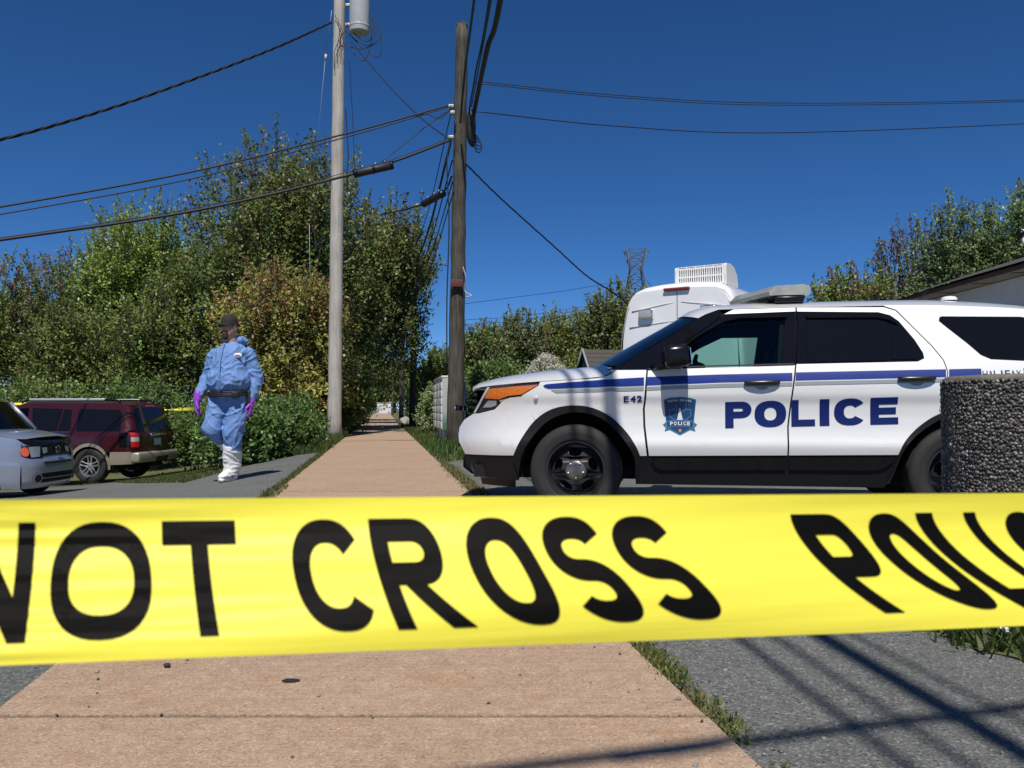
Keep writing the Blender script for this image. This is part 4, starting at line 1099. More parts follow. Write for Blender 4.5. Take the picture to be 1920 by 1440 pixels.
# a row of further poles along the path, and the wires to them
def far_pole(px, py, top_z, r, label):
    b = ground_hit(px, py)
    o = pole('utility_pole', (b.x, b.y, b.z), (b.x + .1, b.y, top_z), r, r * .75, M_poleD, label, 'far poles along the path')
    return b
p2 = far_pole(773, 801, 9.0, .15, 'nearest of the far poles beside the path')
p3 = far_pole(752, 791, 9.0, .15, 'second far pole beside the path')
p4 = far_pole(736, 778, 9.5, .11, 'thin farthest pole beside the path')
for k, (x0, y0, z1, r) in enumerate(((846, 262, 7.0, .03), (848, 300, 6.4, .016), (849, 340, 6.1, .014), (850, 360, 5.6, .014), (846, 210, 7.7, .012))):
    a = at(x0, y0, YD); b = Vector((p2.x, p2.y - .2, z1)); c = Vector((p3.x, p3.y, z1 - .1))
    wire('line_cable', [a, a.lerp(b, .33) - Vector((0, 0, .45)), a.lerp(b, .66) - Vector((0, 0, .42)), b, b.lerp(c, .5) - Vector((0, 0, .4)), c], r,
         ['thick black cable running from the dark pole to the far poles', 'thin cable just below the thick one running to the far poles', 'second lowest thin cable running to the far poles',
          'lowest thin cable running from the dark pole to the far poles', 'topmost thin cable running from the dark pole to the far poles'][k], 'cables along the far poles')
# distant high-voltage conductors low over the trees
for k in range(4):
    wire('transmission_line', [at(870, 600 + 9 * k, 120), at(1000, 590 + 7 * k, 135), at(1180, 560 + 4 * k, 150)], .035, ['topmost', 'second', 'third', 'lowest'][k] + ' of the four faint power lines low in the sky right of the dark pole', 'distant power lines')
wire('transmission_line', [at(868, 570, 110), at(960, 558, 120), at(1060, 545, 130), at(1160, 528, 150)], .035, 'highest faint distant power line running to the lattice tower')
# ------------------------------------------------------------------ trees, bushes, grass
def leaves_mesh(P, D, S, C, rng, up=0.35, aspect=0.62):
    """kite-shaped folded leaves at P pointing along D, length S, colours C (two triangles each)"""
    n = len(P)
    D = D + rng.normal(0, .55, (n, 3)); D /= np.linalg.norm(D, axis=1, keepdims=True)
    Nn = rng.normal(0, 1, (n, 3)); Nn[:, 2] = np.abs(Nn[:, 2])
    Nn = Nn + np.array([0, -.75, .9]) * up * 3.2                   # leaves turn their faces to the light
    B = np.cross(Nn, D); B /= np.linalg.norm(B, axis=1, keepdims=True) + 1e-9
    Nn = np.cross(D, B)
    S = S[:, None]
    v0 = P; v1 = P + D * S * .45 + B * S * aspect * .5 + Nn * S * .08; v2 = P + D * S; v3 = P + D * S * .45 - B * S * aspect * .5 + Nn * S * .08
    V = np.stack([v0, v1, v2, v3], 1).reshape(-1, 3)
    i = np.arange(n)[:, None] * 4
    F = np.concatenate([i + np.array([[0, 1, 2]]), i + np.array([[0, 2, 3]])], 1).reshape(-1, 3)
    me = np_mesh('crown', V, F)
    point_color(me, 'leaf', np.repeat(C, 4, axis=0)); return me

def crown_tree(name, base, height, rx, ry, z0, n, leaf, cols, label, cat='tree', seed=0, trunk_r=.14, lobes=26, top='round', group=None,
               tips=None, sprig=0.5, lean=(0, 0), stems=1, lobe_r=.33, fill=.30, leaders=70):
    """trunk and limbs carrying leafy twigs gathered in lobes. z0: height where the crown starts (fraction of height)"""
    rng = np.random.default_rng(seed); rnd = random.Random(seed)
    root = empty(name, base)
    zc0, zc1 = height * z0, height - (leaf * 6.5 if leaders else 0)
    cz, rz = (zc0 + zc1) / 2, (zc1 - zc0) / 2
    # lobe centres spread through the crown's outer half
    L = []
    while len(L) < lobes:
        p = rng.normal(0, 1, 3); p /= np.linalg.norm(p)
        rr = rng.uniform(.22, .70) ** .8
        q = p * rr
        if q[2] < 0: k = rr / (math.hypot(q[0], q[1]) + 1e-6); q[0] *= k; q[1] *= k
        L.append([q[0] * rx + lean[0] * (q[2] + 1), q[1] * ry + lean[1] * (q[2] + 1), cz + q[2] * rz])
    L = np.array(L)
    # wood
    wood = MB()
    for s in range(stems):
        a = 2 * math.pi * s / max(stems, 1) + seed
        ox, oy = (0, 0) if stems == 1 else (.25 * rx * math.cos(a), .25 * ry * math.sin(a))
        tp = [Vector((ox * .3, oy * .3, -.3)), Vector((ox * .6 + lean[0] * .2, oy * .6, height * .28)), Vector((ox + lean[0] * .9 + rnd.uniform(-.2, .2), oy + rnd.uniform(-.2, .2), height * .55)), Vector((ox * 1.2 + lean[0] * 1.6, oy * 1.2, height * .86))]
        tr_ = spline(tp, 5); k = len(tr_)
        wood.tube(tr_, [trunk_r * (1 - .85 * i / (k - 1)) / (stems ** .5) for i in range(k)], 9)
    for c in L:
        h = max(height * .12, min(height * .8, c[2] - rnd.uniform(.25, .55) * math.hypot(c[0], c[1]) - .1 * height))
        t = h / height
        s0 = Vector((lean[0] * t * 1.6, 0, h)); e = Vector(c)
        m_ = s0.lerp(e, .5) + Vector((rnd.uniform(-.12, .12) * rx, rnd.uniform(-.12, .12) * ry, -.05 * height))
        wood.tube(spline([s0, m_, e], 3), [trunk_r * .34, trunk_r * .30, trunk_r * .26, trunk_r * .22, trunk_r * .17, trunk_r * .12, trunk_r * .07], 5, cap=False)
    # twigs in the lobes, leaves along the twigs
    per = 14
    nt_ = int(n / per)
    li = rng.integers(0, lobes, nt_)
    q = rng.normal(0, 1, (nt_, 3)); q /= np.linalg.norm(q, axis=1, keepdims=True); q *= rng.uniform(.15, 1, (nt_, 1)) ** .5
    lr = lobe_r * rng.uniform(.7, 1.25, lobes)[li][:, None]
    T = L[li] + q * lr * np.array([rx, ry, rz])
    m_ = rng.random(nt_) < fill                                   # some twigs anywhere in the crown so that it closes
    u = rng.normal(0, 1, (nt_, 3)); u /= np.linalg.norm(u, axis=1, keepdims=True); u *= rng.uniform(.2, 1, (nt_, 1)) ** .45
    ur = np.linalg.norm(u, axis=1, keepdims=True); uh = np.linalg.norm(u[:, :2], axis=1, keepdims=True) + 1e-6
    u[:, :2] *= np.where(u[:, 2:3] < 0, np.minimum(ur / uh, 3.0), 1.0)
    T2 = u * np.array([rx, ry, rz]) + np.array([0, 0, cz]) + np.concatenate([(u[:, 2:3] + 1) * lean[0], (u[:, 2:3] + 1) * lean[1], np.zeros((nt_, 1))], 1)
    T = np.where(m_[:, None], T2, T)
    T[:, 2] = np.maximum(T[:, 2], .06 * height)
    C0 = np.array([0, 0, cz - rz * .3])
    out = T - C0; out /= np.linalg.norm(out / np.array([1, 1, 1]), axis=1, keepdims=True) + 1e-9
    dirn = out * .6 + np.array([0, 0, sprig]) + rng.normal(0, .3, (nt_, 3)); dirn /= np.linalg.norm(dirn, axis=1, keepdims=True)
    tl = leaf * rng.uniform(3.0, 6.5, nt_)[:, None]
    f = rng.uniform(0, 1, (nt_, per, 1))
    P = T[:, None] + dirn[:, None] * tl[:, None] * f + rng.normal(0, leaf * .75, (nt_, per, 3))
    D = dirn[:, None] * .5 + rng.normal(0, .6, (nt_, per, 3))
    cols = np.array(cols) * LB * np.array([.97, 1.06, .95])
    ci = rng.integers(0, len(cols), lobes)[li]
    mixr = rng.random(nt_) < .35; ci = np.where(mixr, rng.integers(0, len(cols), nt_), ci)
    C = cols[ci][:, None] * rng.uniform(.68, 1.36, lobes)[li][:, None, None] * rng.uniform(.84, 1.18, (nt_, 1, 1)) * rng.uniform(.82, 1.18, (nt_, per, 1))
    C = np.broadcast_to(C, (nt_, per, 3)).copy()
    if tips is not None:                                         # young reddish leaves at the top and outer twig ends
        hgt = ((T[:, 2] - cz) / rz)[:, None, None]
        pr = np.clip(.06 + .34 * hgt, .03, .5)
        sel = rng.random((nt_, 1, 1)) < pr
        C = np.where(sel, np.array(tips) * LB * rng.uniform(.6, 1.35, (nt_, per, 1)), C)
    # upright leader shoots that break the outline at the top
    nl, pl = leaders, 34
    if nl:
        w = rng.normal(0, 1, (nl, 3)); w[:, 2] = np.abs(w[:, 2]) * .9 + .15; w /= np.linalg.norm(w, axis=1, keepdims=True)
        lb = w * np.array([rx, ry, rz]) * rng.uniform(.78, .98, (nl, 1)) + np.array([0, 0, cz]) + np.concatenate([(w[:, 2:3] + 1) * lean[0], (w[:, 2:3] + 1) * lean[1], np.zeros((nl, 1))], 1)
        ld = w * np.array([.35, .35, .2]) + np.array([0, 0, 1.0]) + rng.normal(0, .16, (nl, 3)); ld /= np.linalg.norm(ld, axis=1, keepdims=True)
        ll = np.minimum(leaf * rng.uniform(7, 13, (nl, 1)), height * .16)
        ft = rng.uniform(0, 1, (nl, pl, 1))
        LP = lb[:, None] + ld[:, None] * ll[:, None] * ft + rng.normal(0, leaf * .62, (nl, pl, 3)) * (1.15 - .7 * ft)
        LD = ld[:, None] * .9 + rng.normal(0, .5, (nl, pl, 3))
        LC = (cols[rng.integers(0, len(cols), nl)] if tips is None else np.where(rng.random((nl, 1)) < .4, np.array([tips]) * LB, cols[rng.integers(0, len(cols), nl)]))[:, None] * rng.uniform(.75, 1.3, (nl, pl, 1))
        P = np.concatenate([P.reshape(-1, 3), LP.reshape(-1, 3)]); D = np.concatenate([D.reshape(-1, 3), LD.reshape(-1, 3)]); C = np.concatenate([C.reshape(-1, 3), LC.reshape(-1, 3)])
        for k in range(nl): wood.tube([Vector(lb[k] - ld[k] * ll[k] * .6), Vector(lb[k] + ld[k] * ll[k])], [.018, .006], 4, cap=False)
    P = P.reshape(-1, 3); D = D.reshape(-1, 3); C = C.reshape(-1, 3)
    D /= np.linalg.norm(D, axis=1, keepdims=True) + 1e-9
    S = leaf * 1.15 * rng.uniform(.65, 1.35, len(P))
    link('crown', leaves_mesh(P, D, S, C, rng), M_leaf, root)
    # fine twigs reaching out of the crown
    tw = rng.choice(nt_, min(nt_, 170), replace=False)
    for k in tw:
        a = Vector(T[k]) - Vector(dirn[k]) * float(tl[k, 0]) * .8; b = Vector(T[k]) + Vector(dirn[k]) * float(tl[k, 0]) * .9
        wood.tube([a, b], [.012, .005], 4, cap=False)
    wood.build('trunk', M_bark, root)
    tag(root, label, cat, group)
    return root

def place(px, Y): 
    x = (px - 960) / FPX * Y
    return (x, Y, gz(x, Y))
def size_for(px0, px1, py_top, Y):
    """half width and height of a crown that spans these pixels at distance Y"""
    x0, x1 = (px0 - 960) / FPX * Y, (px1 - 960) / FPX * Y
    base = place((px0 + px1) / 2, Y)
    return base, (x1 - x0) / 2, at(0, py_top, Y).z - base[2]

LB = 2.7
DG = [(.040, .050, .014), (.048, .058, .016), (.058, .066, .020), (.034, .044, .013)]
OL = [(.060, .068, .020), (.070, .076, .022), (.050, .058, .017)]
YG = [(.078, .098, .020), (.066, .086, .018), (.090, .112, .025)]
BZ = [(.118, .098, .026), (.135, .105, .030), (.10, .092, .026), (.122, .088, .028), (.085, .086, .024), (.15, .128, .040)]
MG = [(.052, .072, .018), (.060, .082, .021), (.044, .062, .017)]
GG = [(.066, .082, .034), (.078, .096, .042), (.056, .070, .030)]
RT = (.068, .058, .024)
def T(name, px0, px1, top, Y, n, leaf, cols, label, seed, **k):
    b, w, h = size_for(px0, px1, top, Y)
    k.setdefault('z0', .12)
    return crown_tree(name, b, h, w, k.pop('ry', w * .9), k.pop('z0'), n, leaf, cols, label, seed=seed, **k)

# woods left of the path
T('maple_tree', 330, 730, 232, 31, 70000, .115, DG + OL[:1], 'tallest dark green maple rising behind the pale utility pole', 11, tips=RT, trunk_r=.22, lobes=34, z0=.10, sprig=.8)
T('maple_tree', 505, 765, 365, 35, 44000, .115, DG + OL[:1], 'dark green maple leaning over the footpath right of the pale pole', 12, tips=RT, trunk_r=.18, z0=.17, sprig=.8, lean=(1.05, 0))
T('overhanging_tree', 545, 735, 455, 46, 26000, .12, DG, 'dark tree arching over the far end of the footpath', 13, trunk_r=.18, z0=.50, lean=(1.6, 0))
T('bronze_maple', 400, 665, 478, 26, 28000, .10, BZ + OL[:2], 'bronze and yellow leaved young maple right behind the walking person', 14, tips=(.10, .058, .026), trunk_r=.10, z0=.12, lobes=24, stems=3)
T('yellow_green_tree', 150, 390, 365, 35, 26000, .115, YG + OL[:1], 'bright yellow-green tree left of the tallest maple', 15, trunk_r=.15, z0=.30)
T('olive_tree', 10, 260, 450, 36, 30000, .10, OL + MG[:2], 'olive green tree second from the left edge', 16, tips=(.075, .045, .03), trunk_r=.13, z0=.22, sprig=.9, stems=2)
T('olive_tree', -170, 80, 452, 34, 30000, .10, OL + MG[:2], 'olive green tree cut by the left edge of the photo', 17, tips=(.085, .045, .035), trunk_r=.13, z0=.22, sprig=.9, stems=2)
T('red_tipped_tree', 165, 250, 402, 38, 7000, .10, [RT, (.10, .06, .03), OL[0]], 'slender red-tipped treetop between the olive and yellow-green trees', 18, trunk_r=.09, z0=.45, sprig=1.1, fill=.2)
T('green_tree', 215, 430, 500, 30, 26000, .10, OL + MG[:1] + YG[:1], 'mid green bushy tree left of the bronze maple', 19, trunk_r=.10, z0=.08, stems=3)
T('green_tree', 50, 250, 560, 31, 20000, .10, OL + DG[:1], 'dark bushy tree with bare trunk above the maroon car', 20, trunk_r=.13, z0=.35)
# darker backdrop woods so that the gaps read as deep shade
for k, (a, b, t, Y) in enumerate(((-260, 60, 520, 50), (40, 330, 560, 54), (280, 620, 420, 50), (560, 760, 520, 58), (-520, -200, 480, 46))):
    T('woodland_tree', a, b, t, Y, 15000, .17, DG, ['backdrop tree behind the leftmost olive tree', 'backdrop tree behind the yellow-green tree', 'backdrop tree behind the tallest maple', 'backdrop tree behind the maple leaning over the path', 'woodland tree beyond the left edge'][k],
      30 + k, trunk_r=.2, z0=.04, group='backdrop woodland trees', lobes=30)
# undergrowth and shrubs left of the path
BU = [(.034, .056, .015), (.042, .066, .018), (.028, .046, .013), (.050, .074, .020)]
def bush(px0, px1, top, Y, n, leaf, cols, label, seed, name='shrub', **k):
    k.setdefault('trunk_r', .035)
    return T(name, px0, px1, top, Y, n, leaf, cols, label, seed, z0=k.pop('z0', .0), cat='shrub', stems=4, lobes=k.pop('lobes', 18), sprig=.6, fill=.5, leaders=k.pop('leaders', 24), **k)
bush(468, 592, 722, 17.5, 17000, .07, BU, 'glossy dark green shrub between the walking person and the pale pole', 41, ry=1.3)
bush(395, 530, 735, 16.0, 13000, .07, BU, 'dark green shrub directly behind the walking person', 42, ry=1.0)
bush(312, 420, 745, 21.0, 13000, .065, MG + BU[:1], 'rounded green shrub behind the rear corner of the maroon car', 43, ry=1.0)
bush(540, 690, 640, 28, 16000, .09, DG + BU[:2], 'tall dark shrub at the foot of the pale pole', 44, ry=1.4)
bush(575, 655, 690, 31, 9000, .09, DG, 'shaded shrub on the left verge of the footpath', 45)
bush(605, 678, 730, 44, 6000, .10, DG + MG[:1], 'far shrub on the left verge of the footpath', 46)
bush(150, 360, 690, 25, 18000, .085, BU + DG[:1], 'broad dark shrub above the maroon car roof', 47, ry=1.6)
bush(-60, 190, 688, 25, 18000, .085, MG + OL[:1], 'broad mid green shrub at the left edge behind the cars', 48, ry=1.6)
bush(585, 678, 620, 52, 8000, .12, DG + MG[:1], 'dark undergrowth shrub deep along the path', 49)
# right of the path
bush(778, 862, 640, 40, 12000, .10, MG + OL[:1], 'green shrub between the far poles and the dark pole', 51)
bush(792, 846, 706, 30, 6500, .07, [(.10, .12, .06), (.075, .10, .035), (.12, .135, .08)], 'pale flecked low shrub left of the mailboxes', 52)
bush(765, 820, 690, 60, 7000, .14, MG, 'far green shrub closing the view along the path', 53)
T('sapling', 845, 960, 592, 29, 13000, .085, MG + GG[:1], 'spiky green sapling right behind the dark pole', 54, tips=RT, trunk_r=.05, z0=.1, stems=3, sprig=1.4, fill=.2)
T('sapling', 925, 1030, 572, 31, 14000, .085, GG + MG[:1], 'pale green upright sapling above the bonnet of the police car', 55, tips=(.075, .06, .03), trunk_r=.05, z0=.1, stems=3, sprig=1.5, fill=.2)
T('olive_tree', 985, 1112, 568, 38, 18000, .10, [(.075, .078, .020), (.068, .074, .021), (.082, .086, .025)], 'round olive tree left of the lattice tower', 56, trunk_r=.10, z0=.1, stems=2)
T('dark_olive_tree', 1075, 1260, 524, 33, 24000, .10, OL + [(.065, .060, .018)], 'dark olive tree directly left of the white van', 57, trunk_r=.14, z0=.16)
bush(860, 1000, 655, 24, 16000, .075, MG + BU[:2], 'green hedge shrub over the front of the bonnet', 58, ry=1.2)
bush(960, 1110, 660, 27, 14000, .08, MG + OL[:1], 'green hedge shrub behind the blossoming bush', 59, ry=1.2)
bush(840, 905, 705, 23, 8000, .07, BU, 'dark green shrub behind the mailboxes', 60)
# blossoming bush
def blossom():
    o = bush(980, 1072, 672, 21, 7000, .06, MG, 'bush covered in white blossom seen over the bonnet', 61, name='blossoming_bush')
    rng = np.random.default_rng(77); b, w, h = size_for(980, 1072, 672, 21)
    n = 520; u = rng.normal(0, 1, (n, 3)); u /= np.linalg.norm(u, axis=1, keepdims=True); u[:, 2] = np.abs(u[:, 2])
    P = u * np.array([w, w * .9, h * .5]) * rng.uniform(.86, 1.08, (n, 1)) + np.array([0, 0, h * .5])
    P = np.repeat(P, 26, 0) + rng.normal(0, .045, (n * 26, 3))
    C = np.array([[.62, .60, .50]]) * rng.uniform(.6, 1.1, (len(P), 1))
    link('blossom', leaves_mesh(P, rng.normal(0, 1, P.shape), np.full(len(P), .04), C, rng, aspect=1.0), M_leaf, o)
blossom()
# trees on the right, behind the white building
T('green_tree', 1505, 1700, 492, 24, 22000, .085, [(.072, .088, .022), (.062, .078, .019), (.082, .098, .026)], 'yellowish green tree right of the roof light bar', 71, tips=(.09, .06, .03), trunk_r=.10, z0=.25, sprig=.9)
T('bare_twig_tree', 1640, 1800, 412, 29, 5200, .085, [(.055, .032, .035), (.07, .045, .04), (.06, .055, .03)], 'sparse purplish budding tree behind the yellowish green tree', 72, trunk_r=.09, z0=.30, sprig=1.4, fill=.2, lobes=22)
T('grey_green_tree', 1710, 1930, 370, 26, 30000, .085, GG + [(.075, .10, .03)], 'grey-green leafy tree above the white building roof', 73, trunk_r=.13, z0=.25, sprig=.9)
T('grey_green_tree', 1835, 2080, 305, 25, 30000, .085, GG + [(.075, .10, .03)], 'tallest grey-green tree cut by the right edge', 74, trunk_r=.15, z0=.2, sprig=.9)
T('brown_green_tree', 1610, 1800, 500, 30, 14000, .09, [(.06, .06, .018), (.07, .06, .02)], 'brownish green tree low behind the purplish one', 75, trunk_r=.1, z0=.2)
T('green_tree', 1560, 1760, 545, 27, 14000, .09, MG + YG[:1], 'low green tree against the left end of the white building', 76, trunk_r=.1, z0=.1)
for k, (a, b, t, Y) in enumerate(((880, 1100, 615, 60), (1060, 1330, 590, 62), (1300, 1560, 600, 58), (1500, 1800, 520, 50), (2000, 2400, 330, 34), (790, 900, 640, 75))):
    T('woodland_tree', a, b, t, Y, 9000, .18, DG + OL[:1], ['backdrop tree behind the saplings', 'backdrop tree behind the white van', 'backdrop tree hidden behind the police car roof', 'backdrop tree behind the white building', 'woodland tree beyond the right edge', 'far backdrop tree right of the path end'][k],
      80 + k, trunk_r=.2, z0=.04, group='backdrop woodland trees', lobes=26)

# ------------------------------------------------------------------ grass
def blades(name, pts, h, cols, seed, kind='stuff', label=None, cat=None, wid=.006, lean=.5):
    rng = np.random.default_rng(seed)
    P = np.array(pts); n = len(P)
    a = rng.uniform(0, 6.28, n); hh = h * rng.uniform(.45, 1.25, n)
    side = np.stack([np.cos(a), np.sin(a), np.zeros(n)], 1); l = rng.normal(0, lean, (n, 3)); l[:, 2] = 1
    l /= np.linalg.norm(l, axis=1, keepdims=True)
    w = wid * rng.uniform(.6, 1.5, n)[:, None]
    tip = P + l * hh[:, None]; mid = P + l * hh[:, None] * .55 + np.array([0, 0, .06]) * hh[:, None]
    V = np.stack([P - side * w, P + side * w, mid + side * w * .7, mid - side * w * .7, tip], 1).reshape(-1, 3)
    i = np.arange(n)[:, None] * 5
    F = np.concatenate([i + np.array([[0, 1, 2]]), i + np.array([[0, 2, 3]]), i + np.array([[3, 2, 4]])], 1).reshape(-1, 3)
    me = np_mesh(name, V, F); cols = np.array(cols)
    C = cols[rng.integers(0, len(cols), n)] * rng.uniform(.7, 1.3, (n, 1))
    point_color(me, 'leaf', np.repeat(C, 5, axis=0))
    o = link(name, me, M_blade); o['kind'] = kind
    if label: tag(o, label, cat)
    return o
GR = [(.07, .11, .022), (.09, .125, .03), (.055, .09, .018), (.13, .125, .045)]
DRY = [(.20, .17, .07), (.14, .13, .04), (.10, .12, .03), (.25, .2, .1)]
def inside(poly, x, y):
    c = False; j = len(poly) - 1
    for i in range(len(poly)):
        if (poly[i][1] > y) != (poly[j][1] > y) and x < (poly[j][0] - poly[i][0]) * (y - poly[i][1]) / (poly[j][1] - poly[i][1]) + poly[i][0]: c = not c
        j = i
    return c
def scatter(n, box, test, seed, zoff=-.014):
    rnd = random.Random(seed); out = []
    while len(out) < n:
        x, y = rnd.uniform(box[0], box[1]), rnd.uniform(box[2], box[3])
        if test(x, y): out.append((x, y, gz(x, y) + zoff))
    return out
# verge and lawn left of the path
def lt(x, y):
    t = x - path_x(y)
    return t < -.965 and not inside(left_lot, x, y)
blades('grass_left', scatter(38000, (-9, -1.5, 9, 22), lt, 1), .06, GR + DRY[2:3], 3, label='short mown grass between the driveway and the shrubs', cat='grass')
blades('grass_left_verge', scatter(9000, (-5.6, -3.2, 16, 29), lambda x, y: -2.4 < x - path_x(y) < -.98, 2), .22, GR, 4, label='long grass on the left verge round the pale pole', cat='grass', wid=.008)
blades('grass_far_left_verge', scatter(6000, (-10, -4, 28, 52), lambda x, y: -2.6 < x - path_x(y) < -.98, 12), .30, GR, 14, label='long shaded grass on the far left verge', cat='grass', wid=.012)
blades('grass_edge', [(path_x(y) - 1.0 + random.uniform(-.05, .12) * (1 - .5 * (y > 9)), y, -.01) for y in [random.uniform(6, 15) for _ in range(3500)]], .05, GR + DRY[:3], 5, label='thin grass strip along the left edge of the footpath', cat='grass')
# right verge round the dark pole and on towards the far poles
rt = lambda x, y: x - path_x(y) > .98 and not inside(right_lot, x, y) and x < 4
blades('grass_right_verge', scatter(20000, (-7, 1.5, 12, 45), lambda x, y: rt(x, y) and x - path_x(y) < 6.5, 6), .13, GR, 7, label='lawn on the right verge beyond the mailboxes', cat='grass', wid=.009)
tuft = [(bd.x + random.gauss(.15, .42), bd.y - .9 + random.gauss(0, 1.1), -.01) for _ in range(6000)]
blades('grass_tuft', [p for p in tuft if p[0] - path_x(p[1]) > 1.02], .20, [(.06, .12, .02), (.08, .14, .03), (.05, .10, .02)], 8, label='tall green tuft of weeds at the foot of the dark pole', cat='grass', wid=.010)
# weeds and dry grass in the seam right of the path
seam = []
for k in range(60):
    y = random.uniform(1.7, 9.6) if k % 3 else random.uniform(2.0, 3.2)
    c = random.choice((.5, 1, 1)); n_ = int(90 * c)
    for _ in range(n_): seam.append((path_x(y) + .985 + random.gauss(0, .022), y + random.gauss(0, .05), -.004))
blades('seam_weeds', seam, .028, [(.13, .17, .04), (.17, .2, .05), (.20, .16, .07), (.10, .13, .03)], 9, label='small weeds and dry moss in the seam between footpath and asphalt', cat='weeds', wid=.0035, lean=.9)
blades('seam_dry_grass', [(path_x(y) + .99 + random.gauss(.03, .05), y, -.004) for y in [random.uniform(8, 12.5) for _ in range(3000)]], .05, DRY, 10, label='dry grass along the path edge beside the police car nose', cat='grass', wid=.004, lean=.8)
# planted bed round the planter
bed = [(1.52, 3.62), (1.60, 3.20), (1.72, 2.96), (2.0, 2.72), (2.6, 2.45), (4.5, 2.2), (5.5, 4.6), (3.3, 4.9), (1.9, 4.75)]
tag(sheet('planting_bed', wob(bed, .02, .15, 4), M_soil, lambda a, b: (a, b, gz(a, b) + .004 + .015 * mnoise.noise((a * 2, b * 2, 0))), .15), kind='structure')
bp_ = [p for p in scatter(16000, (1.5, 5, 2.3, 4.9), lambda x, y: inside(bed, x + random.gauss(0, .05), y + random.gauss(0, .05)) and math.hypot(x - PX, y - PY) > PR + .02, 11, .0)]
blades('bed_grass', bp_, .10, [(.06, .10, .022), (.08, .12, .03), (.05, .085, .02), (.11, .13, .04)], 12, label='low weeds and grass in the bed under the planter', cat='grass', wid=.007, lean=.7)
fl_ = scatter(120, (1.6, 3.6, 2.4, 3.4), lambda x, y: inside(bed, x, y), 13, .09)
rng = np.random.default_rng(9)
Pf = np.repeat(np.array(fl_), 7, 0) + rng.normal(0, .006, (len(fl_) * 7, 3))
mf = leaves_mesh(Pf, rng.normal(0, 1, Pf.shape), np.full(len(Pf), .013), np.full((len(Pf), 3), .72), rng, aspect=.9)
tag(link('white_flowers', mf, M_leaf), 'tiny white flowers dotted through the bed grass', 'flowers', kind='stuff')
# loose grit on the paving
rng = np.random.default_rng(21); n = 1500
y = rng.uniform(1.6, 6.5, n) ** 1.0; x = path_x(y) + np.where(rng.random(n) < .5, .98 + np.abs(rng.normal(0, .5, n)), rng.uniform(-1.6, 2.2, n))
P = np.stack([x, y, np.where(np.abs(x - path_x(y)) < .95, .013, .0) + 0 * x], 1)
P[:, 2] = [(.012 if abs(a - path_x(b)) < .953 else gz(a, b)) for a, b in zip(x, y)]
S = rng.gamma(2.0, .0016, n).clip(.0012, .010)
C = rng.uniform(.05, .30, (n, 1)) * np.array([1, .97, .92])
o = link('loose_grit', pebbles(P, np.tile([0., 0, 1.], (n, 1)), S, C), M_pebble); tag(o, 'loose grit and small stones scattered on the paving', 'gravel', kind='stuff')
lf = ground_hit(543, 1286)
m_ = MB().prism([(-.022, -.004), (-.012, .010), (.004, .012), (.018, .008), (.030, .002), (.016, -.008), (-.004, -.012)], .011, .016)
tag(m_.build('fallen_leaf', mat('dark_leaf', (.02, .02, .022), .7), None, (lf.x, lf.y, 0)), 'small dark fallen leaf lying on the pink footpath', 'leaf')
lf = ground_hit(313, 1258)
tag(MB().ball((0, 0, .006), (.012, .009, .007), 8).build('pebble', mat('dark_stone', (.03, .028, .026), .8), None, (lf.x, lf.y, .011)), 'single dark pebble on the footpath left of the fallen leaf', 'pebble')
# ------------------------------------------------------------------ the walking person in a blue protective suit
def solid_from(parts, name, voxel, smooth_it=6, disp=None):
    """one continuous skin round tapered limbs: parts = (p0, r0, p1, r1) or ('e', centre, radii)"""
    mb = MB()
    for p in parts:
        if p[0] == 'e': mb.ball(p[1], p[2], 20)
        else:
            a, ra, b, rb = p; a, b = Vector(a), Vector(b)
            k = 7
            for i in range(k):
                t = i / (k - 1); mb.ball(a.lerp(b, t), ra + (rb - ra) * t, 16)
            mb.tube([a, b], [ra, rb], 16)
    me = mb.mesh(name)
    o = bpy.data.objects.new(name, me); COL.objects.link(o)
    rm = o.modifiers.new('r', 'REMESH'); rm.mode = 'VOXEL'; rm.voxel_size = voxel
    sm = o.modifiers.new('s', 'SMOOTH'); sm.factor = .5; sm.iterations = smooth_it
    m2 = bpy.data.meshes.new_from_object(o.evaluated_get(bpy.context.evaluated_depsgraph_get()))
    bpy.data.objects.remove(o); m2.name = name
    m2.polygons.foreach_set('use_smooth', np.ones(len(m2.polygons), bool))
    if disp:
        m2.update()
        V = np.empty(len(m2.vertices) * 3, np.float32); m2.vertices.foreach_get('co', V); V = V.reshape(-1, 3)
        Nn = np.empty(len(m2.vertices) * 3, np.float32); m2.vertices.foreach_get('normal', Nn); Nn = Nn.reshape(-1, 3)
        d = np.array([disp(Vector(v)) for v in V.astype(float)], np.float32)
        m2.vertices.foreach_set('co', (V + Nn * d[:, None]).ravel()); m2.update()
    return m2

M_suit = mat('blue_nonwoven_suit', (.150, .275, .555), .75, var=(5, (.12, .225, .47), .5), bump=(26, .5, .02))
M_skin = mat('skin', (.42, .24, .17), .55)
M_hair = mat('dark_beard', (.022, .016, .012), .85, bump=(140, .6, .004))
M_glove = mat('purple_nitrile', (.26, .06, .48), .35)
M_boot = mat('white_boot_cover', (.74, .74, .72), .6, bump=(22, .5, .02))
M_capc = mat('dark_cap', (.016, .016, .018), .85)
M_belt = mat('black_belt', (.010, .010, .010), .6)

FT = ground_hit(431, 901)
person = empty('person', (FT.x, FT.y, FT.z))
person.scale = (1.05, 1.05, 1.085)
tag(person, 'person in blue protective suit, black cap, purple gloves and white boot covers', 'person')
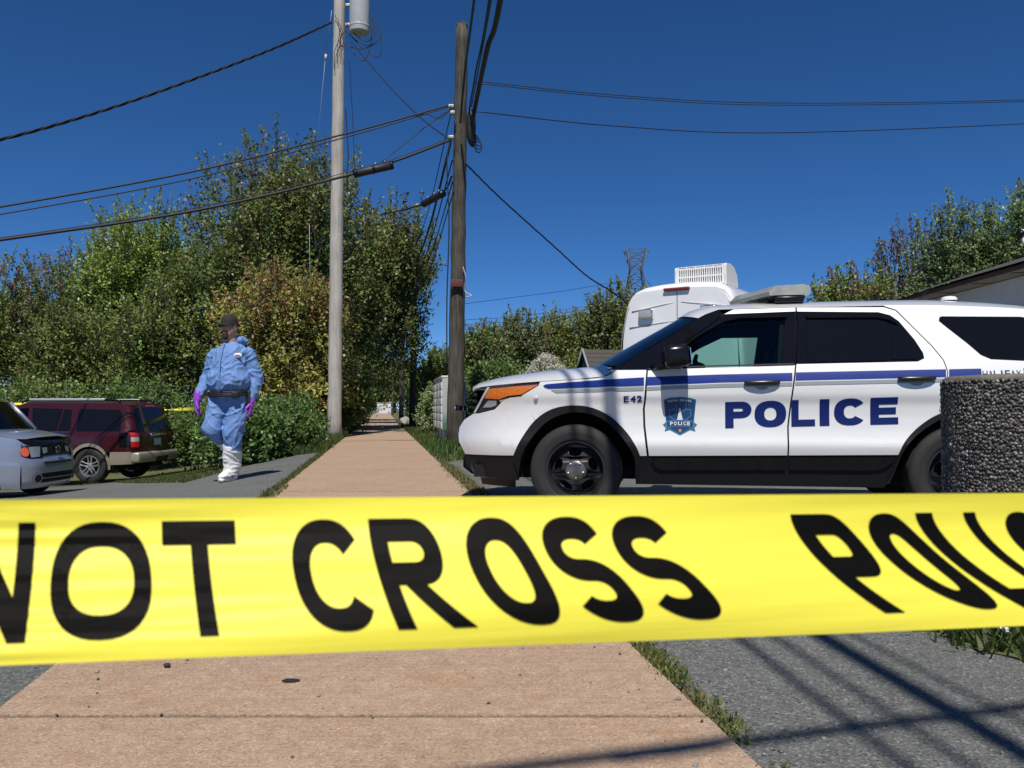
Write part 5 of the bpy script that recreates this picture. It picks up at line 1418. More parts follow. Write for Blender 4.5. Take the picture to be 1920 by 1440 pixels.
# figure axes: +x image right, -y towards the viewer, z up
hipL, hipR = (-.115, .02, .98), (.105, .0, .98)          # image left / image right
kneeR, ankR = (.055, -.06, .54), (.015, .02, .10)
kneeL, ankL = (-.185, -.10, .60), (-.060, .36, .30)
shL, shR = (-.185, .0, 1.435), (.215, .02, 1.435)
elL, elR = (-.285, .03, 1.17), (.285, .06, 1.17)
wrL, wrR = (-.345, -.09, .975), (.255, -.03, .95)
head = Vector((-.01, -.035, 1.735))

def folds(p):
    n1 = mnoise.noise(p * 4.0)
    q = p * 2.6
    wx, wz = mnoise.noise(q + Vector((7, 1, 2))) * 1.6, mnoise.noise(q + Vector((1, 9, 4))) * 1.6
    r1 = 1 - abs(mnoise.noise(Vector((p.x * 4 + wx, p.y * 4, p.z * 8 - p.x * 4 + wz)))) * 3.4
    r2 = 1 - abs(mnoise.noise(Vector((p.x * 7 - wz + 4, p.y * 6, p.z * 6 + p.x * 5 + wx)))) * 3.4
    n2 = mnoise.noise(Vector((p.x * 15 + wx * 2, p.y * 12, p.z * 15 + wz * 2)))
    return .009 * n1 + .014 * max(0, r1) ** 2 + .010 * max(0, r2) ** 2 + .004 * n2 - .008
skin_parts = [(hipL, .09, kneeL, .055), (kneeL, .055, ankL, .04), (hipR, .09, kneeR, .055), (kneeR, .055, ankR, .04), ((0, 0, .96), .13, (0, 0, 1.42), .15),
              (shL, .06, elL, .045), (elL, .045, wrL, .030), (shR, .06, elR, .045), (elR, .045, wrR, .030), ((0, .0, 1.45), .085, (-.005, -.02, 1.64), .072),
              ('e', head, (.090, .112, .130)), ('e', head + Vector((-.008, -.045, -.065)), (.058, .060, .058)), ('e', head + Vector((-.035, -.105, -.005)), (.017, .022, .026)),
              ('e', head + Vector((.083, .0, .0)), (.014, .026, .034)), ('e', head + Vector((-.086, -.005, .0)), (.012, .026, .034)),
              ('e', (ankR[0], ankR[1] - .08, .05), (.045, .12, .04)), ('e', (ankL[0], ankL[1] + .02, ankL[2] - .06), (.045, .07, .09))]
link('body', solid_from(skin_parts, 'body', .011, 4), M_skin, person)
suit_parts = [((-.01, .0, 1.05), .205, (0, -.02, 1.22), .228), ('e', (-.01, -.05, 1.14), (.265, .225, .19)), ((0, -.02, 1.22), .228, (0.01, .0, 1.40), .195), ('e', (-.09, .0, 1.44), (.15, .125, .085)), ('e', (.11, .01, 1.44), (.15, .125, .085)),
              (shL, .086, elL, .086), (elL, .086, wrL, .058), (shR, .086, elR, .086), (elR, .086, wrR, .060),
              ('e', (-.01, 0, .93), (.205, .165, .12)), (hipL, .138, kneeL, .110), (kneeL, .110, (kneeL[0] + (ankL[0] - kneeL[0]) * .55, kneeL[1] + (ankL[1] - kneeL[1]) * .55, kneeL[2] + (ankL[2] - kneeL[2]) * .55), .078),
              (hipR, .140, kneeR, .116), (kneeR, .116, (.035, -.02, .36), .100), ((.0, .02, 1.46), .13, (.0, .02, 1.575), .088)]
link('coverall', solid_from(suit_parts, 'coverall', .0095, 4, folds), M_suit, person)
# pushed-back hood behind the neck
hood = [('e', (.06, .10, 1.60), (.125, .085, .075)), ('e', (.105, .03, 1.60), (.055, .075, .055)), ('e', (-.075, .07, 1.575), (.06, .07, .045))]
link('hood', solid_from(hood, 'hood', .0125, 3, folds), M_suit, person)
zp = MB().tube(spline([(-.035, -.135, 1.56), (-.05, -.200, 1.42), (-.05, -.255, 1.28), (-.04, -.278, 1.15), (-.03, -.240, 1.02)], 6), .010, 6)
zp.build('zip_flap', M_suit, person)
MB().lathe([(0, .006), (.030, .006), (.036, .0)], 20, 'Y', M=Matrix.Translation((.135, -.172, 1.42)) @ Matrix.Rotation(math.pi, 4, 'Z') @ Matrix.Diagonal((1.35, 1, .75, 1))).build('chest_patch', mat('white_patch', (.75, .74, .72), .6), person)
MB().box((.135, -.182, 1.42), (.055, .004, .012)).build('patch_print', mat('faded_red_print', (.55, .18, .14), .6), person)
# cap
cap = empty('cap', tuple(head + Vector((0, .004, .058))), 0, person)
MB().lathe([(.0, .098), (.030, .095), (.06, .083), (.084, .058), (.094, .025), (.096, -.012)], 24, M=Matrix.Diagonal((1.04, 1.23, 1.05, 1))).build('crown', M_capc, cap)
br = MB(); V, Fs = [], []
for i in range(5):
    for k in range(13):
        a = math.pi * (.10 + .80 * k / 12); q = 1 + .72 * (i / 4)
        V.append((-.006 - .088 * math.cos(a) * (1 + .04 * i), -.100 * math.sin(a) * q - .002, -.008 - .016 * (i / 4) ** 1.4 - .018 * abs(math.cos(a)) ** 2 * i / 4))
for i in range(4):
    for k in range(12): Fs.append((i * 13 + k, i * 13 + k + 1, (i + 1) * 13 + k + 1, (i + 1) * 13 + k))
V2 = [(a, b, c - .006) for a, b, c in V]; nV = len(V)
br.add(V + V2, Fs + [tuple(nV + i for i in f[::-1]) for f in Fs] + [(52 + k, 53 + k, nV + 53 + k, nV + 52 + k) for k in range(12)], True).build('peak', M_capc, cap, rot=(0, 0, R(-14)))
# face: goatee, moustache, brows, eyes, mouth
fc = head
link('beard', solid_from([('e', fc + Vector((-.020, -.088, -.100)), (.036, .030, .038)), ('e', fc + Vector((-.050, -.088, -.072)), (.012, .020, .030)), ('e', fc + Vector((.008, -.092, -.072)), (.012, .020, .030)), ('e', fc + Vector((-.022, -.110, -.044)), (.034, .012, .010))], 'beard', .006, 3), M_hair, person)
MB().ball(fc + Vector((-.024, -.113, -.062)), (.020, .006, .006), 10).build('mouth', mat('lips', (.28, .11, .09), .5), person)
MB().ball(fc + Vector((.0, .03, .0)), (.090, .095, .085), 16).build('hair', M_hair, person)
for dx in (-.056, .012):
    MB().ball(fc + Vector((dx, -.094, .012)), (.014, .010, .008), 10).build('eye', mat('eye', (.05, .04, .035), .2), person)
    MB().tube([fc + Vector((dx - .018, -.098, .030)), fc + Vector((dx + .002, -.106, .036)), fc + Vector((dx + .020, -.096, .030))], .005, 6).build('eyebrow', M_hair, person)
# belt and pouches
bl_ = [(.236 * math.cos(t), -.015 + .208 * math.sin(t), .985 + .01 * math.cos(t)) for t in [2 * math.pi * k / 28 for k in range(29)]]
belt = MB()
for dz in (-.018, 0, .018): belt.tube([(a, b, c + dz) for a, b, c in bl_], .014, 6)
belt.build('belt', M_belt, person)
MB().box((.235, -.03, .93), (.055, .12, .20), bev=.02).build('holster', M_belt, person)
MB().box((-.225, -.02, .955), (.05, .10, .12), bev=.02).build('pouch', M_belt, person)
MB().box((.12, -.205, .975), (.075, .04, .065), rot=(0, 0, R(25)), bev=.012).build('pouch', M_belt, person)
# gloves: palm, four unequal bent fingers, thumb
def glove(wrist, s, fwd):
    w = Vector(wrist)
    P = [((0, 0, .03), .036, (0, fwd * .01, -.03), .036), ('e', (0, fwd * .012, -.075), (.024, .044, .050))]
    for k, (dy, ln) in enumerate(((-.032, .072), (-.011, .084), (.011, .078), (.031, .060))):
        a = Vector((0, fwd * .012 + dy, -.110)); b = a + Vector((s * .006, fwd * .006, -ln * .5)); c = b + Vector((s * .020, fwd * .004, -ln * .45))
        P += [(a, .0105, b, .0098), (b, .0098, c, .0085)]
    a = Vector((s * .004, -.040 + fwd * .01, -.060)); b = a + Vector((s * .018, -.028, -.030)); c = b + Vector((s * .012, -.008, -.032))
    P += [(a, .014, b, .0115), (b, .0115, c, .0095)]
    me = solid_from(P, 'glove', .0048, 2)
    o = link('glove', me, M_glove, person, loc=tuple(w)); o.scale = (1.3, 1.18, 1.12)
    return o
glove(Vector(wrL) + Vector((-.005, -.015, -.02)), 1, -1)
glove(Vector(wrR) + Vector((0, 0, -.02)), -1, -1)
MB().tube([(wrR[0], wrR[1], wrR[2] - .005), (wrR[0], wrR[1], wrR[2] - .03)], .046, 12).build('cuff', M_belt, person)
MB().tube([(wrL[0], wrL[1], wrL[2] + .01), (wrL[0], wrL[1], wrL[2] - .02)], .044, 12).build('cuff', M_belt, person)
# boot covers
def bfold(p): return .010 * mnoise.noise(p * 9) + .010 * max(0, 1 - abs(mnoise.noise(Vector((p.x * 10, p.y * 8, p.z * 16)))) * 3) ** 2
bo = [((.030, -.018, .365), .108, (.020, .02, .20), .098), ((.020, .02, .20), .098, (.012, .02, .09), .092), ('e', (-.008, -.10, .058), (.068, .17, .055)), ('e', (.012, .03, .06), (.075, .10, .06)), ('e', (-.012, -.09, .022), (.072, .185, .03))]
link('boot_cover', solid_from(bo, 'boot_cover', .011, 3, bfold), M_boot, person)
a = Vector(kneeL).lerp(Vector(ankL), .50); b = Vector(ankL)
bo2 = [(a, .088, b, .075), ('e', (ankL[0] + .005, ankL[1] + .01, ankL[2] - .08), (.065, .07, .12)), ('e', (ankL[0] + .005, ankL[1] - .015, ankL[2] - .17), (.06, .05, .09))]
link('boot_cover', solid_from(bo2, 'boot_cover', .011, 3, bfold), M_boot, person)
# ------------------------------------------------------------------ maroon SUV seen from its rear left corner
M_maroon = mat('maroon_paint', (.052, .005, .006), .3, .2, .5)
M_tan = mat('pewter_cladding', (.40, .355, .27), .38, .4, .4)
M_silver = mat('silver_blue_paint', (.36, .39, .47), .32, .55, 1.0)
def sup(v, a, p): return max(0.0, 1 - abs(v / a) ** p) ** (1 / p)
ex_w = lambda z: float(np.interp(z, [.3, .5, .8, 1.05, 1.12, 1.72, 1.80], [.88, .92, .935, .925, .90, .745, .66]))
def exY(x, z, off=0.0):
    w = ex_w(z)
    if x < -1.9: w *= max(.30, sup(-x - 1.9, .60, 4.0))
    if x > 1.7: w *= max(.30, sup(x - 1.7, .80, 3.2))
    return w + off
def exX(y, z):
    """tail surface"""
    x = -1.9 - .56 * sup(y, ex_w(z) * 1.005, 7.0)
    return x + max(0, z - 1.05) * .30
wl = at(167, 873, 18.4); gzm = gz(-8.3, 18.8)
bF = R(6); Fv = Vector((-math.cos(bF), math.sin(bF), 0)); Lv = Vector((-math.sin(bF), -math.cos(bF), 0))
Om = Vector((wl.x, wl.y, 0)) - Fv * -1.445 - Lv * .93
msuv = empty('parked_suv', (Om.x, Om.y, at(167, 907, 18.4).z), math.pi - bF)
tag(msuv, 'parked maroon SUV with pewter lower trim, seen from its rear corner', 'car')
exs = lambda off=0.0: (lambda a, b: (a, exY(a, b, off), b))
def arc(cx, cz, r, a0, a1, n=14): return [(cx + r * math.cos(R(a0 + (a1 - a0) * k / n)), cz + r * math.sin(R(a0 + (a1 - a0) * k / n))) for k in range(n + 1)]
ra_o, ra_i = arc(-1.445, .39, .475, 190, -10), arc(-1.445, .38, .415, 192, -12)
fa_o, fa_i = arc(1.445, .39, .475, 190, -10), arc(1.445, .38, .415, 192, -12)
panel('body_side', [(-2.38, .66), (-1.93, .66)] + [p for p in ra_o if p[1] > .62] + [(-.95, .52), (.95, .52)] + [p for p in fa_o if p[1] > .62] + [(1.95, .62), (2.38, .62), (2.40, .95), (1.35, 1.06), (1.15, 1.12), (.42, 1.64), (.20, 1.72), (-2.02, 1.72), (-2.18, 1.66), (-2.30, 1.30), (-2.38, 1.05)], exs(), M_maroon, msuv, mirror=True)
panel('arch_flare', ra_o + ra_i[::-1], exs(.02), M_tan, msuv, step=.05, mirror=True)
panel('arch_flare', fa_o + fa_i[::-1], exs(.02), M_tan, msuv, step=.05, mirror=True)
panel('side_cladding', [(-.96, .52), (.96, .52), (.98, .32), (-.98, .32)], exs(.012), M_tan, msuv, mirror=True)
panel('bumper_side', [(-1.92, .68), (-2.40, .68), (-2.40, .42), (-1.88, .40)], exs(.015), M_tan, msuv, mirror=True)
panel('quarter_window', [(-1.12, 1.12), (-2.12, 1.12), (-2.10, 1.50), (-2.04, 1.58), (-1.14, 1.60), (-1.10, 1.55)], exs(.004), M_gloss, msuv, mirror=True)
panel('rear_door_window', [(-.12, 1.12), (-.66, 1.12), (-.74, 1.60), (-.02, 1.62)], exs(.004), M_gloss, msuv, mirror=True)
panel('rear_door_window', [(-.69, 1.12), (-.92, 1.12), (-.98, 1.16), (-.94, 1.58), (-.77, 1.60)], exs(.004), M_gloss, msuv, mirror=True)
panel('front_door_window', [(.02, 1.12), (1.00, 1.12), (.98, 1.16), (.42, 1.56), (.25, 1.61), (.06, 1.62)], exs(.004), M_glassdark, msuv, mirror=True)
panel('window_trim', [(-.95, 1.095), (1.0, 1.095), (1.0, 1.112), (-.95, 1.112)], exs(.008), M_chrome, msuv, mirror=True)
for s in (1,):
    MB().tube([(-.98, exY(-.98, .98) + .02, .975), (-.86, exY(-.9, .98) + .035, .98), (-.74, exY(-.74, .98) + .02, .98)], .02, 8).build('door_handle', M_maroon, msuv)
exc = lambda pts: [(x, exY(x, z), z) for x, z in pts]
bridge('roof', exc([(.20, 1.72), (-.4, 1.722), (-1.2, 1.722), (-1.9, 1.715), (-2.06, 1.70), (-2.16, 1.668)]), [(.05, .06), (0, .07), (0, .07), (0, .065), (-.02, .05), (-.12, .03)], M_maroon, msuv)
bridge('windscreen', exc([(1.15, 1.12), (.42, 1.64), (.20, 1.72)]), [(.2, .02), (.1, .05), (.05, .06)], M_gloss, msuv)
bridge('bonnet', exc([(2.40, .95), (1.35, 1.06), (1.15, 1.12)]), [(.08, .03), (.05, .08), (.15, .05)], M_maroon, msuv)
bridge('nose', exc([(2.40, .95), (2.38, .62), (2.3, .3)]), [(.08, 0)] * 3, M_maroon, msuv)
rx_ = lambda off=0.0: (lambda a, b: (exX(a, b) - off, a, b))
def rp(name, poly, m, off, par=msuv, step=.05): return panel(name, poly, rx_(off), m, par, step=step, out=(-1, 0, 0))
def sym(h): return h + [(-a, b) for a, b in h[::-1]]
rp('tailgate', sym([(.0, .64), (.80, .64), (.90, .72), (.918, 1.02), (.905, 1.10), (.79, 1.52), (.755, 1.66), (0, 1.72)]), M_maroon, 0)
rp('rear_window', sym([(.0, 1.10), (.70, 1.10), (.76, 1.14), (.66, 1.58), (.60, 1.62), (0, 1.64)]), M_gloss, .006)
rp('high_brake_lamp', sym([(0, 1.655), (.20, 1.65), (.20, 1.685), (0, 1.69)]), M_red, .01)
for s in (1, -1):
    tl = empty('tail_lamp', (0, 0, 0), 0, msuv)
    for nm, z0, z1, m in (('red_lens', 1.00, 1.10, M_red), ('clear_lens', .90, .995, M_clear), ('red_lens', .78, .895, M_red)):
        rp(nm, [(s * .725, z0), (s * .90, z0), (s * .90, z1), (s * .735, z1)], m, .012, tl, .03)
    panel('lamp_side', [(-2.12, .79), (-2.37, .79), (-2.36, 1.09), (-2.10, 1.09)], (lambda s: lambda a, b: (a, s * exY(a, b, .008), b))(s), M_gloss, tl, step=.05, out=(0, s, 0))
rp('number_plate', [(-.155, .80), (.155, .80), (.155, .95), (-.155, .95)], M_plate, .014)
MB().tube([(exX(.3, 1.0) - .02, .32, 1.03), (exX(0, 1.0) - .035, 0, 1.035), (exX(.3, 1.0) - .02, -.32, 1.03)], .028, 8).build('chrome_handle', M_chrome, msuv)
bm_ = MB()
bm_.box((-2.43, 0, .555), (.20, 1.72, .23), bev=.05).build('rear_bumper', M_tan, msuv)
MB().box((-2.535, -.1, .50), (.03, .50, .11), bev=.01).build('bumper_insert', M_black, msuv)
MB().tube([(-2.30, .12, 1.30), (-2.37, -.2, 1.18), (-2.41, -.45, 1.14)], .012, 6).build('rear_wiper', M_black, msuv)
for s in (1, -1):
    rr_ = empty('roof_rail', (0, 0, 0), 0, msuv)
    y0 = s * .70
    MB().tube(spline([(.28, y0, 1.735), (.10, y0, 1.79), (-.8, y0, 1.80), (-1.85, y0, 1.79), (-2.0, y0, 1.735)], 6), .024, 8).build('foot_bar', M_black, rr_)
    MB().box((-.78, y0 + s * .012, 1.805), (1.75, .05, .05), bev=.015).build('silver_bar', mat('satin_silver', (.62, .62, .63), .35, .5), rr_)
MB().box((0, 0, .42), (4.4, 1.5, .22)).box((-1.445, 0, .6), (1.0, .95, .45)).box((1.445, 0, .6), (1.0, .95, .45)).build('underbody', M_dark, msuv)
for s in (1, -1):
    for a in (ra_i, fa_i):
        link('wheel_house', np_mesh('wheel_house', [(x, s * yy, z) for x, z in a for yy in (.94, .70, .45)], [(i * 3 + k, i * 3 + k + 1, i * 3 + k + 4, i * 3 + k + 3) for i in range(len(a) - 1) for k in range(2)], True), M_dark, msuv)
    panel('inner_shell', [(-2.3, .5), (-2.3, 1.05), (1.9, 1.0), (1.95, .55), (1.9, .88), (.95, .88), (.95, .4), (-.95, .4), (-.95, .88), (-1.93, .88), (-1.93, .5)], (lambda s: lambda a, b: (a, s * (exY(a, b) - .05), b))(s), M_dark, msuv, step=.2)
for fx in (1.445, -1.445):
    alloy_wheel(msuv, (fx, .815, .375), False, .375, .228, .245)
    alloy_wheel(msuv, (fx, -.815, .375), True, .375, .228, .245)
MB().tube([(-2.35, .62, .30), (-2.15, .62, .31)], .035, 10).build('exhaust', M_dark, msuv)

# ------------------------------------------------------------------ silver boxy hatchback at the left edge, nose to the right
cw_ = lambda z: float(np.interp(z, [.18, .3, .6, .9, 1.1, 1.65], [.80, .835, .8475, .84, .80, .68]))
def cuY(x, z, off=0.0):
    w = cw_(z)
    if x > 1.25: w *= max(.55, sup(x - 1.25, .80 if z > .6 else .83, 3.4))
    if x < -1.6: w *= max(.5, sup(-x - 1.6, .4, 4))
    return w + off
def cuX(y, z):
    base = float(np.interp(z, [.18, .30, .55, .64, .70, .92, 1.0], [1.98, 2.05, 2.07, 2.05, 2.02, 1.98, 1.90]))
    return 1.25 + (base - 1.25) * sup(y, cw_(z) * 1.01, 3.6)
M_lensg = mat('smoky_lens', (.30, .33, .38), .08, .2, 1.0)
cube = empty('parked_hatchback', (-7.50 - 2.05, 14.25, at(75, 925, 14.9).z), R(-1.5))
tag(cube, 'silver boxy hatchback with black bonnet guard, cut by the left edge', 'car')
cs = lambda off=0.0, s=-1: (lambda a, b: (a, s * cuY(a, b, off), b))
fa = arc(1.22, .33, .375, 195, -15, 16); ra2 = arc(-1.31, .33, .375, 195, -15, 16)
panel('body_side', [(-1.97, .25)] + [(-1.70, .25)] + [p for p in ra2 if p[1] > .26] + [(-.94, .25), (.85, .25)] + [p for p in fa if p[1] > .24] + [(1.60, .22), (1.86, .21), (1.875, .62), (1.86, .94), (1.80, .99), (1.18, 1.10), (.80, 1.56), (.62, 1.60), (-1.80, 1.60), (-1.93, 1.45), (-1.97, 1.0)], cs(0, 1), M_silver, cube, mirror=True)
panel('side_window', [(.72, 1.08), (1.02, 1.10), (.70, 1.50), (.62, 1.53), (-.05, 1.53), (-.05, 1.06)], cs(.004, 1), M_glassdark, cube, mirror=True)
panel('side_window', [(-.12, 1.06), (-.12, 1.53), (-.9, 1.53), (-.9, 1.06)], cs(.004, 1), M_gloss, cube, mirror=True)
cc = lambda pts: [(x, cuY(x, z), z) for x, z in pts]
bridge('bonnet', [(1.88, .62, .985)] + cc([(1.80, .99), (1.5, 1.045), (1.18, 1.10)]), [(.10, .03), (.12, .04), (.05, .055), (.05, .03)], M_silver, cube, 18, 3)
bridge('windscreen', cc([(1.18, 1.10), (.80, 1.56)]), [(.08, .03), (.05, .04)], M_glassclear, cube)
for s in (1, -1):
    MB().tube([(1.20, s * .80, 1.10), (1.0, s * .757, 1.33), (.80, s * .70, 1.57)], .035, 8).build('windscreen_pillar', M_silver, cube)
bridge('roof', cc([(.80, 1.56), (.62, 1.60), (-1.80, 1.60), (-1.93, 1.45)]), [(.05, .04), (0, .05), (0, .05), (-.02, 0)], M_silver, cube)
bridge('tail', cc([(-1.93, 1.45), (-1.97, 1.0), (-1.97, .25)]), [(-.03, 0)] * 3, M_silver, cube)
cf = lambda off=0.0: (lambda a, b: (cuX(a, b) + off, a, b))
def cp(name, poly, m, off, par=cube, step=.04): return panel(name, poly, cf(off), m, par, step=step, out=(1, 0, 0))
cp('front_skin', sym([(0, .20), (.68, .20), (.72, .3), (.745, .62), (.74, .94), (.70, .985), (0, .995)]), M_silver, 0)
cp('bonnet_guard', sym([(0, .88), (.60, .88), (.69, .94), (.71, .985), (.6, .99), (0, .992)]), M_gloss, .028)
cp('grille', sym([(0, .71), (.36, .71), (.40, .68), (.64, .68), (.72, .72), (.735, .80), (.70, .875), (0, .878)]), M_black, .010)
for s in (1, -1):
    hl = empty('headlamp', (0, 0, 0), 0, cube)
    cp('lens', [(s * .46, .70), (s * .615, .695), (s * .635, .86), (s * .42, .865)], M_lensg, .022, hl)
    cp('inner_lens', [(s * .27, .76), (s * .38, .74), (s * .39, .84), (s * .26, .84)], M_lensg, .022, hl)
    cp('indicator', [(s * (.685 + .05 * math.cos(t)), .785 + .075 * math.sin(t)) for t in np.linspace(0, 2 * math.pi, 18)[:-1]], mat('orange_lens', (.75, .12, .05), .2, coat=1.0), .024, hl, .02)
    fg = empty('fog_lamp', (0, 0, 0), 0, cube)
    cp('bezel', [(s * (.52 + .085 * math.cos(t)), .355 + .085 * math.sin(t)) for t in np.linspace(0, 2 * math.pi, 22)[:-1]], M_galv, .016, fg, .03)
    cp('lamp_bowl', [(s * (.52 + .060 * math.cos(t)), .355 + .062 * math.sin(t)) for t in np.linspace(0, 2 * math.pi, 22)[:-1]], M_black, .022, fg, .03)
cp('upper_intake', sym([(0, .575), (.40, .575), (.40, .615), (0, .615)]), M_dark, .008)
cp('lower_grille', sym([(0, .28), (.45, .28), (.45, .43), (0, .43)]), M_dark, .008)
cp('grille_bar', sym([(0, .345), (.46, .345), (.46, .36), (0, .36)]), M_galv, .022)
for k in range(7):
    y0 = -.42 + .14 * k
    cp('grille_bar', [(y0 - .006, .28), (y0 + .006, .28), (y0 + .006, .43), (y0 - .006, .43)], M_black, .016)
bad = MB(); bad.tube([(2.045, .055 * math.cos(t), .80 + .055 * math.sin(t)) for t in np.linspace(0, 2 * math.pi, 21)], .008, 6, cap=False); bad.box((2.05, 0, .80), (.012, .15, .022)); bad.build('emblem', M_chrome, cube)
MB().box((0, 0, .35), (3.3, 1.2, .14)).box((1.22, 0, .5), (.8, .85, .4)).build('underbody', M_dark, cube)
for s in (1, -1):
    for a in (fa, ra2):
        link('wheel_house', np_mesh('wheel_house', [(x, s * yy, z) for x, z in a for yy in (.83, .60, .40)], [(i * 3 + k, i * 3 + k + 1, i * 3 + k + 4, i * 3 + k + 3) for i in range(len(a) - 1) for k in range(2)], True), M_dark, cube)
    st = empty('seat', (0, s * .36, 0), 0, cube)
    MB().box((-.05, 0, .95), (.14, .46, .62), rot=(0, R(-12), 0), bev=.05).build('backrest', M_seat, st)
    MB().box((-.12, 0, 1.35), (.10, .26, .18), bev=.04).build('head_restraint', M_seat, st)
MB().box((.95, 0, 1.02), (.35, 1.3, .12), bev=.04).build('dashboard', M_seat, cube)
for fx in (1.22, -1.31):
    alloy_wheel(cube, (fx, -.735, .315), True, .315, .20, .20, 6, False)
    alloy_wheel(cube, (fx, .735, .315), False, .315, .20, .20, 6, False)

# ------------------------------------------------------------------ tall white van behind the police car
M_vanw = mat('van_white', (.84, .84, .84), .32, 0, 1.0, var=(1.5, (.79, .79, .78), .3))
vp = at(1271, 700, 13.0)
van = empty('panel_van', (vp.x, vp.y, -.03), math.pi / 2 - R(34))
tag(van, 'tall white panel van with roof air-conditioner behind the police car', 'van')
vw = lambda z: float(np.interp(z, [.35, .6, 1.0, 1.5, 1.9, 2.3, 2.5, 2.62, 2.70, 2.75, 2.775], [.97, 1.00, 1.02, 1.01, .985, .915, .865, .80, .71, .56, .30]))
prof = [(vw(z), z) for z in (.35, .6, 1.0, 1.5, 1.9, 2.3, 2.5, 2.62, 2.70, 2.75, 2.775)] + [(0, 2.785)]
xs_ = [0.0, .03, .10, .25, 1.5, 3.0, 4.2]
V, F = [], []
full = [(a, b) for a, b in prof] + [(-a, b) for a, b in prof[::-1][1:]]
for i, x in enumerate(xs_):
    k = [.955, .985, .997, 1, 1, 1, .99][i]
    for a, b in full: V.append((x, a * k, .35 + (b - .35) * (k if b > 2 else 1)))
nf = len(full)
for i in range(len(xs_) - 1):
    for j in range(nf - 1): F.append((i * nf + j, i * nf + j + 1, (i + 1) * nf + j + 1, (i + 1) * nf + j))
link('body', np_mesh('body', V, F, True), M_vanw, van)
cab = [(4.2, .99, 2.70), (4.45, .96, 2.45), (4.9, .93, 1.75), (5.25, .90, 1.30), (5.75, .85, 1.12), (5.88, .80, .85), (5.88, .80, .4)]
bridge('cab_front', cab, [(.05, .06), (.1, .05), (.15, .04), (.12, .04), (.06, .02), (.04, 0), (.04, 0)], M_vanw, van)
panel('cab_side', [(4.19, .4), (4.19, 2.68), (4.45, 2.45), (4.9, 1.75), (5.25, 1.30), (5.75, 1.12), (5.86, .85), (5.86, .4)], lambda a, b: (a, min(.985, vw(b)) - .12 * max(0, (a - 4.6) / 1.26) ** 2, b), M_vanw, van, step=.15, mirror=True)
panel('cab_window', [(4.30, 1.35), (4.30, 1.95), (4.70, 1.95), (5.05, 1.38)], lambda a, b: (a, vw(b) - .11 * max(0, (a - 4.6) / 1.26) ** 2 + .008, b), M_gloss, van, step=.15, mirror=True)
def vr(name, poly, m, off, par=van, step=.08): return panel(name, poly, lambda a, b: (-.002 - off + .03 * (abs(a) / .95) ** 6, a, b), m, par, step=step, out=(-1, 0, 0))
door = [(.006, .42), (.90, .42), (.935, 1.0), (.915, 1.5), (.90, 1.9), (.845, 2.3), (.785, 2.5), (.72, 2.58), (.62, 2.615), (.006, 2.64)]
vr('rear_door', door, M_vanw, .012); vr('rear_door', [(-a, b) for a, b in door], M_vanw, .012)
vr('rear_frame', sym([(0, .38), (.93, .38), (.955, 1.0), (.935, 1.5), (.93, 1.9), (.87, 2.3), (.815, 2.5), (.745, 2.61), (.6, 2.66), (0, 2.69)]), M_vanw, 0)
for s in (1, -1):
    for z0, z1 in ((2.47, 2.37), (2.19, 2.12)):
        y0, y1 = s * .06, s * (.76 if z0 > 2.3 else .80)
        pts = [(-.012, y0, z0)] + [(-.016, y0 + (y1 - y0) * t, z0 + (z1 - z0) * t) for t in (.25, .5, .75)] + [(-.012, y1, z1)]
        MB().tube(pts, .005, 6).build('pressed_rib', M_vanw, van)
        MB().tube([(p[0] + .004, p[1], p[2] - .012) for p in pts], .008, 6).build('rib_shade_line', mat('rib_shade_grey', (.30, .30, .30), .6), van)  # grey line under each rib, drawn as the shade of its recess
    wl_ = empty('work_lamp', (-.02, s * .50, 2.31), 0, van)
    MB().box((-.03, 0, 0), (.06, .235, .15), bev=.02).build('lamp_frame', M_chrome, wl_)
    MB().box((-.065, 0, 0), (.01, .20, .115), bev=.004).build('lamp_lens', mat('grey_lens', (.38, .39, .40), .2, coat=.8), wl_)
    for z0 in (1.32, .8): MB().box((-.015, s * .945, z0), (.06, .10, .11), bev=.015).build('door_hinge', M_vanw, van)
    MB().box((-.02, s * .90, .95), (.06, .12, .42), bev=.02).build('tail_lamp', M_red, van)
MB().box((-.035, .0, 2.665), (.05, .42, .045), bev=.015).build('high_brake_lamp', mat('dull_red_lens', (.22, .03, .02), .3), van)
MB().tube([(-.014, 0, .42), (-.014, 0, 2.64)], .004, 5).build('door_seam', M_dark, van)
# air-conditioner on the roof with its slotted grille
ac = empty('roof_air_conditioner', (.42, -.20, 2.745), 0, van)
pf = [(0, 0), (0, .30), (.03, .325), (.18, .335), (.34, .30), (.47, .20), (.52, .06), (.52, 0)]
MB().prism(pf, -.42, .42, 'Y').build('housing', mat('offwhite_housing', (.76, .76, .73), .45), ac)
slots = []
for r_ in range(2):
    for c in range(20):
        a0 = -.355 + .0355 * c; b0 = .035 + .125 * r_
        slots.append([(a0, b0), (a0 + .0165, b0), (a0 + .0165, b0 + .105), (a0, b0 + .105)])
for c in range(5): slots.append([(-.355 + .144 * c, .292), (-.355 + .144 * c + .125, .292), (-.355 + .144 * c + .125, .302), (-.355 + .144 * c, .302)])
me = disc_with_holes([(-.40, .012), (.40, .012), (.39, .315), (-.39, .315)], slots, .012)
bm = bmesh.new(); bm.from_mesh(me)
for v in bm.verts: v.co = (-.022 + v.co.z, v.co.x, v.co.y)
bmesh.ops.recalc_face_normals(bm, faces=bm.faces); bm.to_mesh(me); bm.free()
link('slotted_grille', me, mat('offwhite_grille', (.78, .78, .75), .45), ac)
MB().box((-.006, 0, .165), (.006, .76, .28)).build('grille_void', M_dark, ac)
for fx in (1.0, 4.9):
    for s in (1, -1): alloy_wheel(van, (fx, s * .86, .35), s < 0, .35, .21, .22, 6, False)
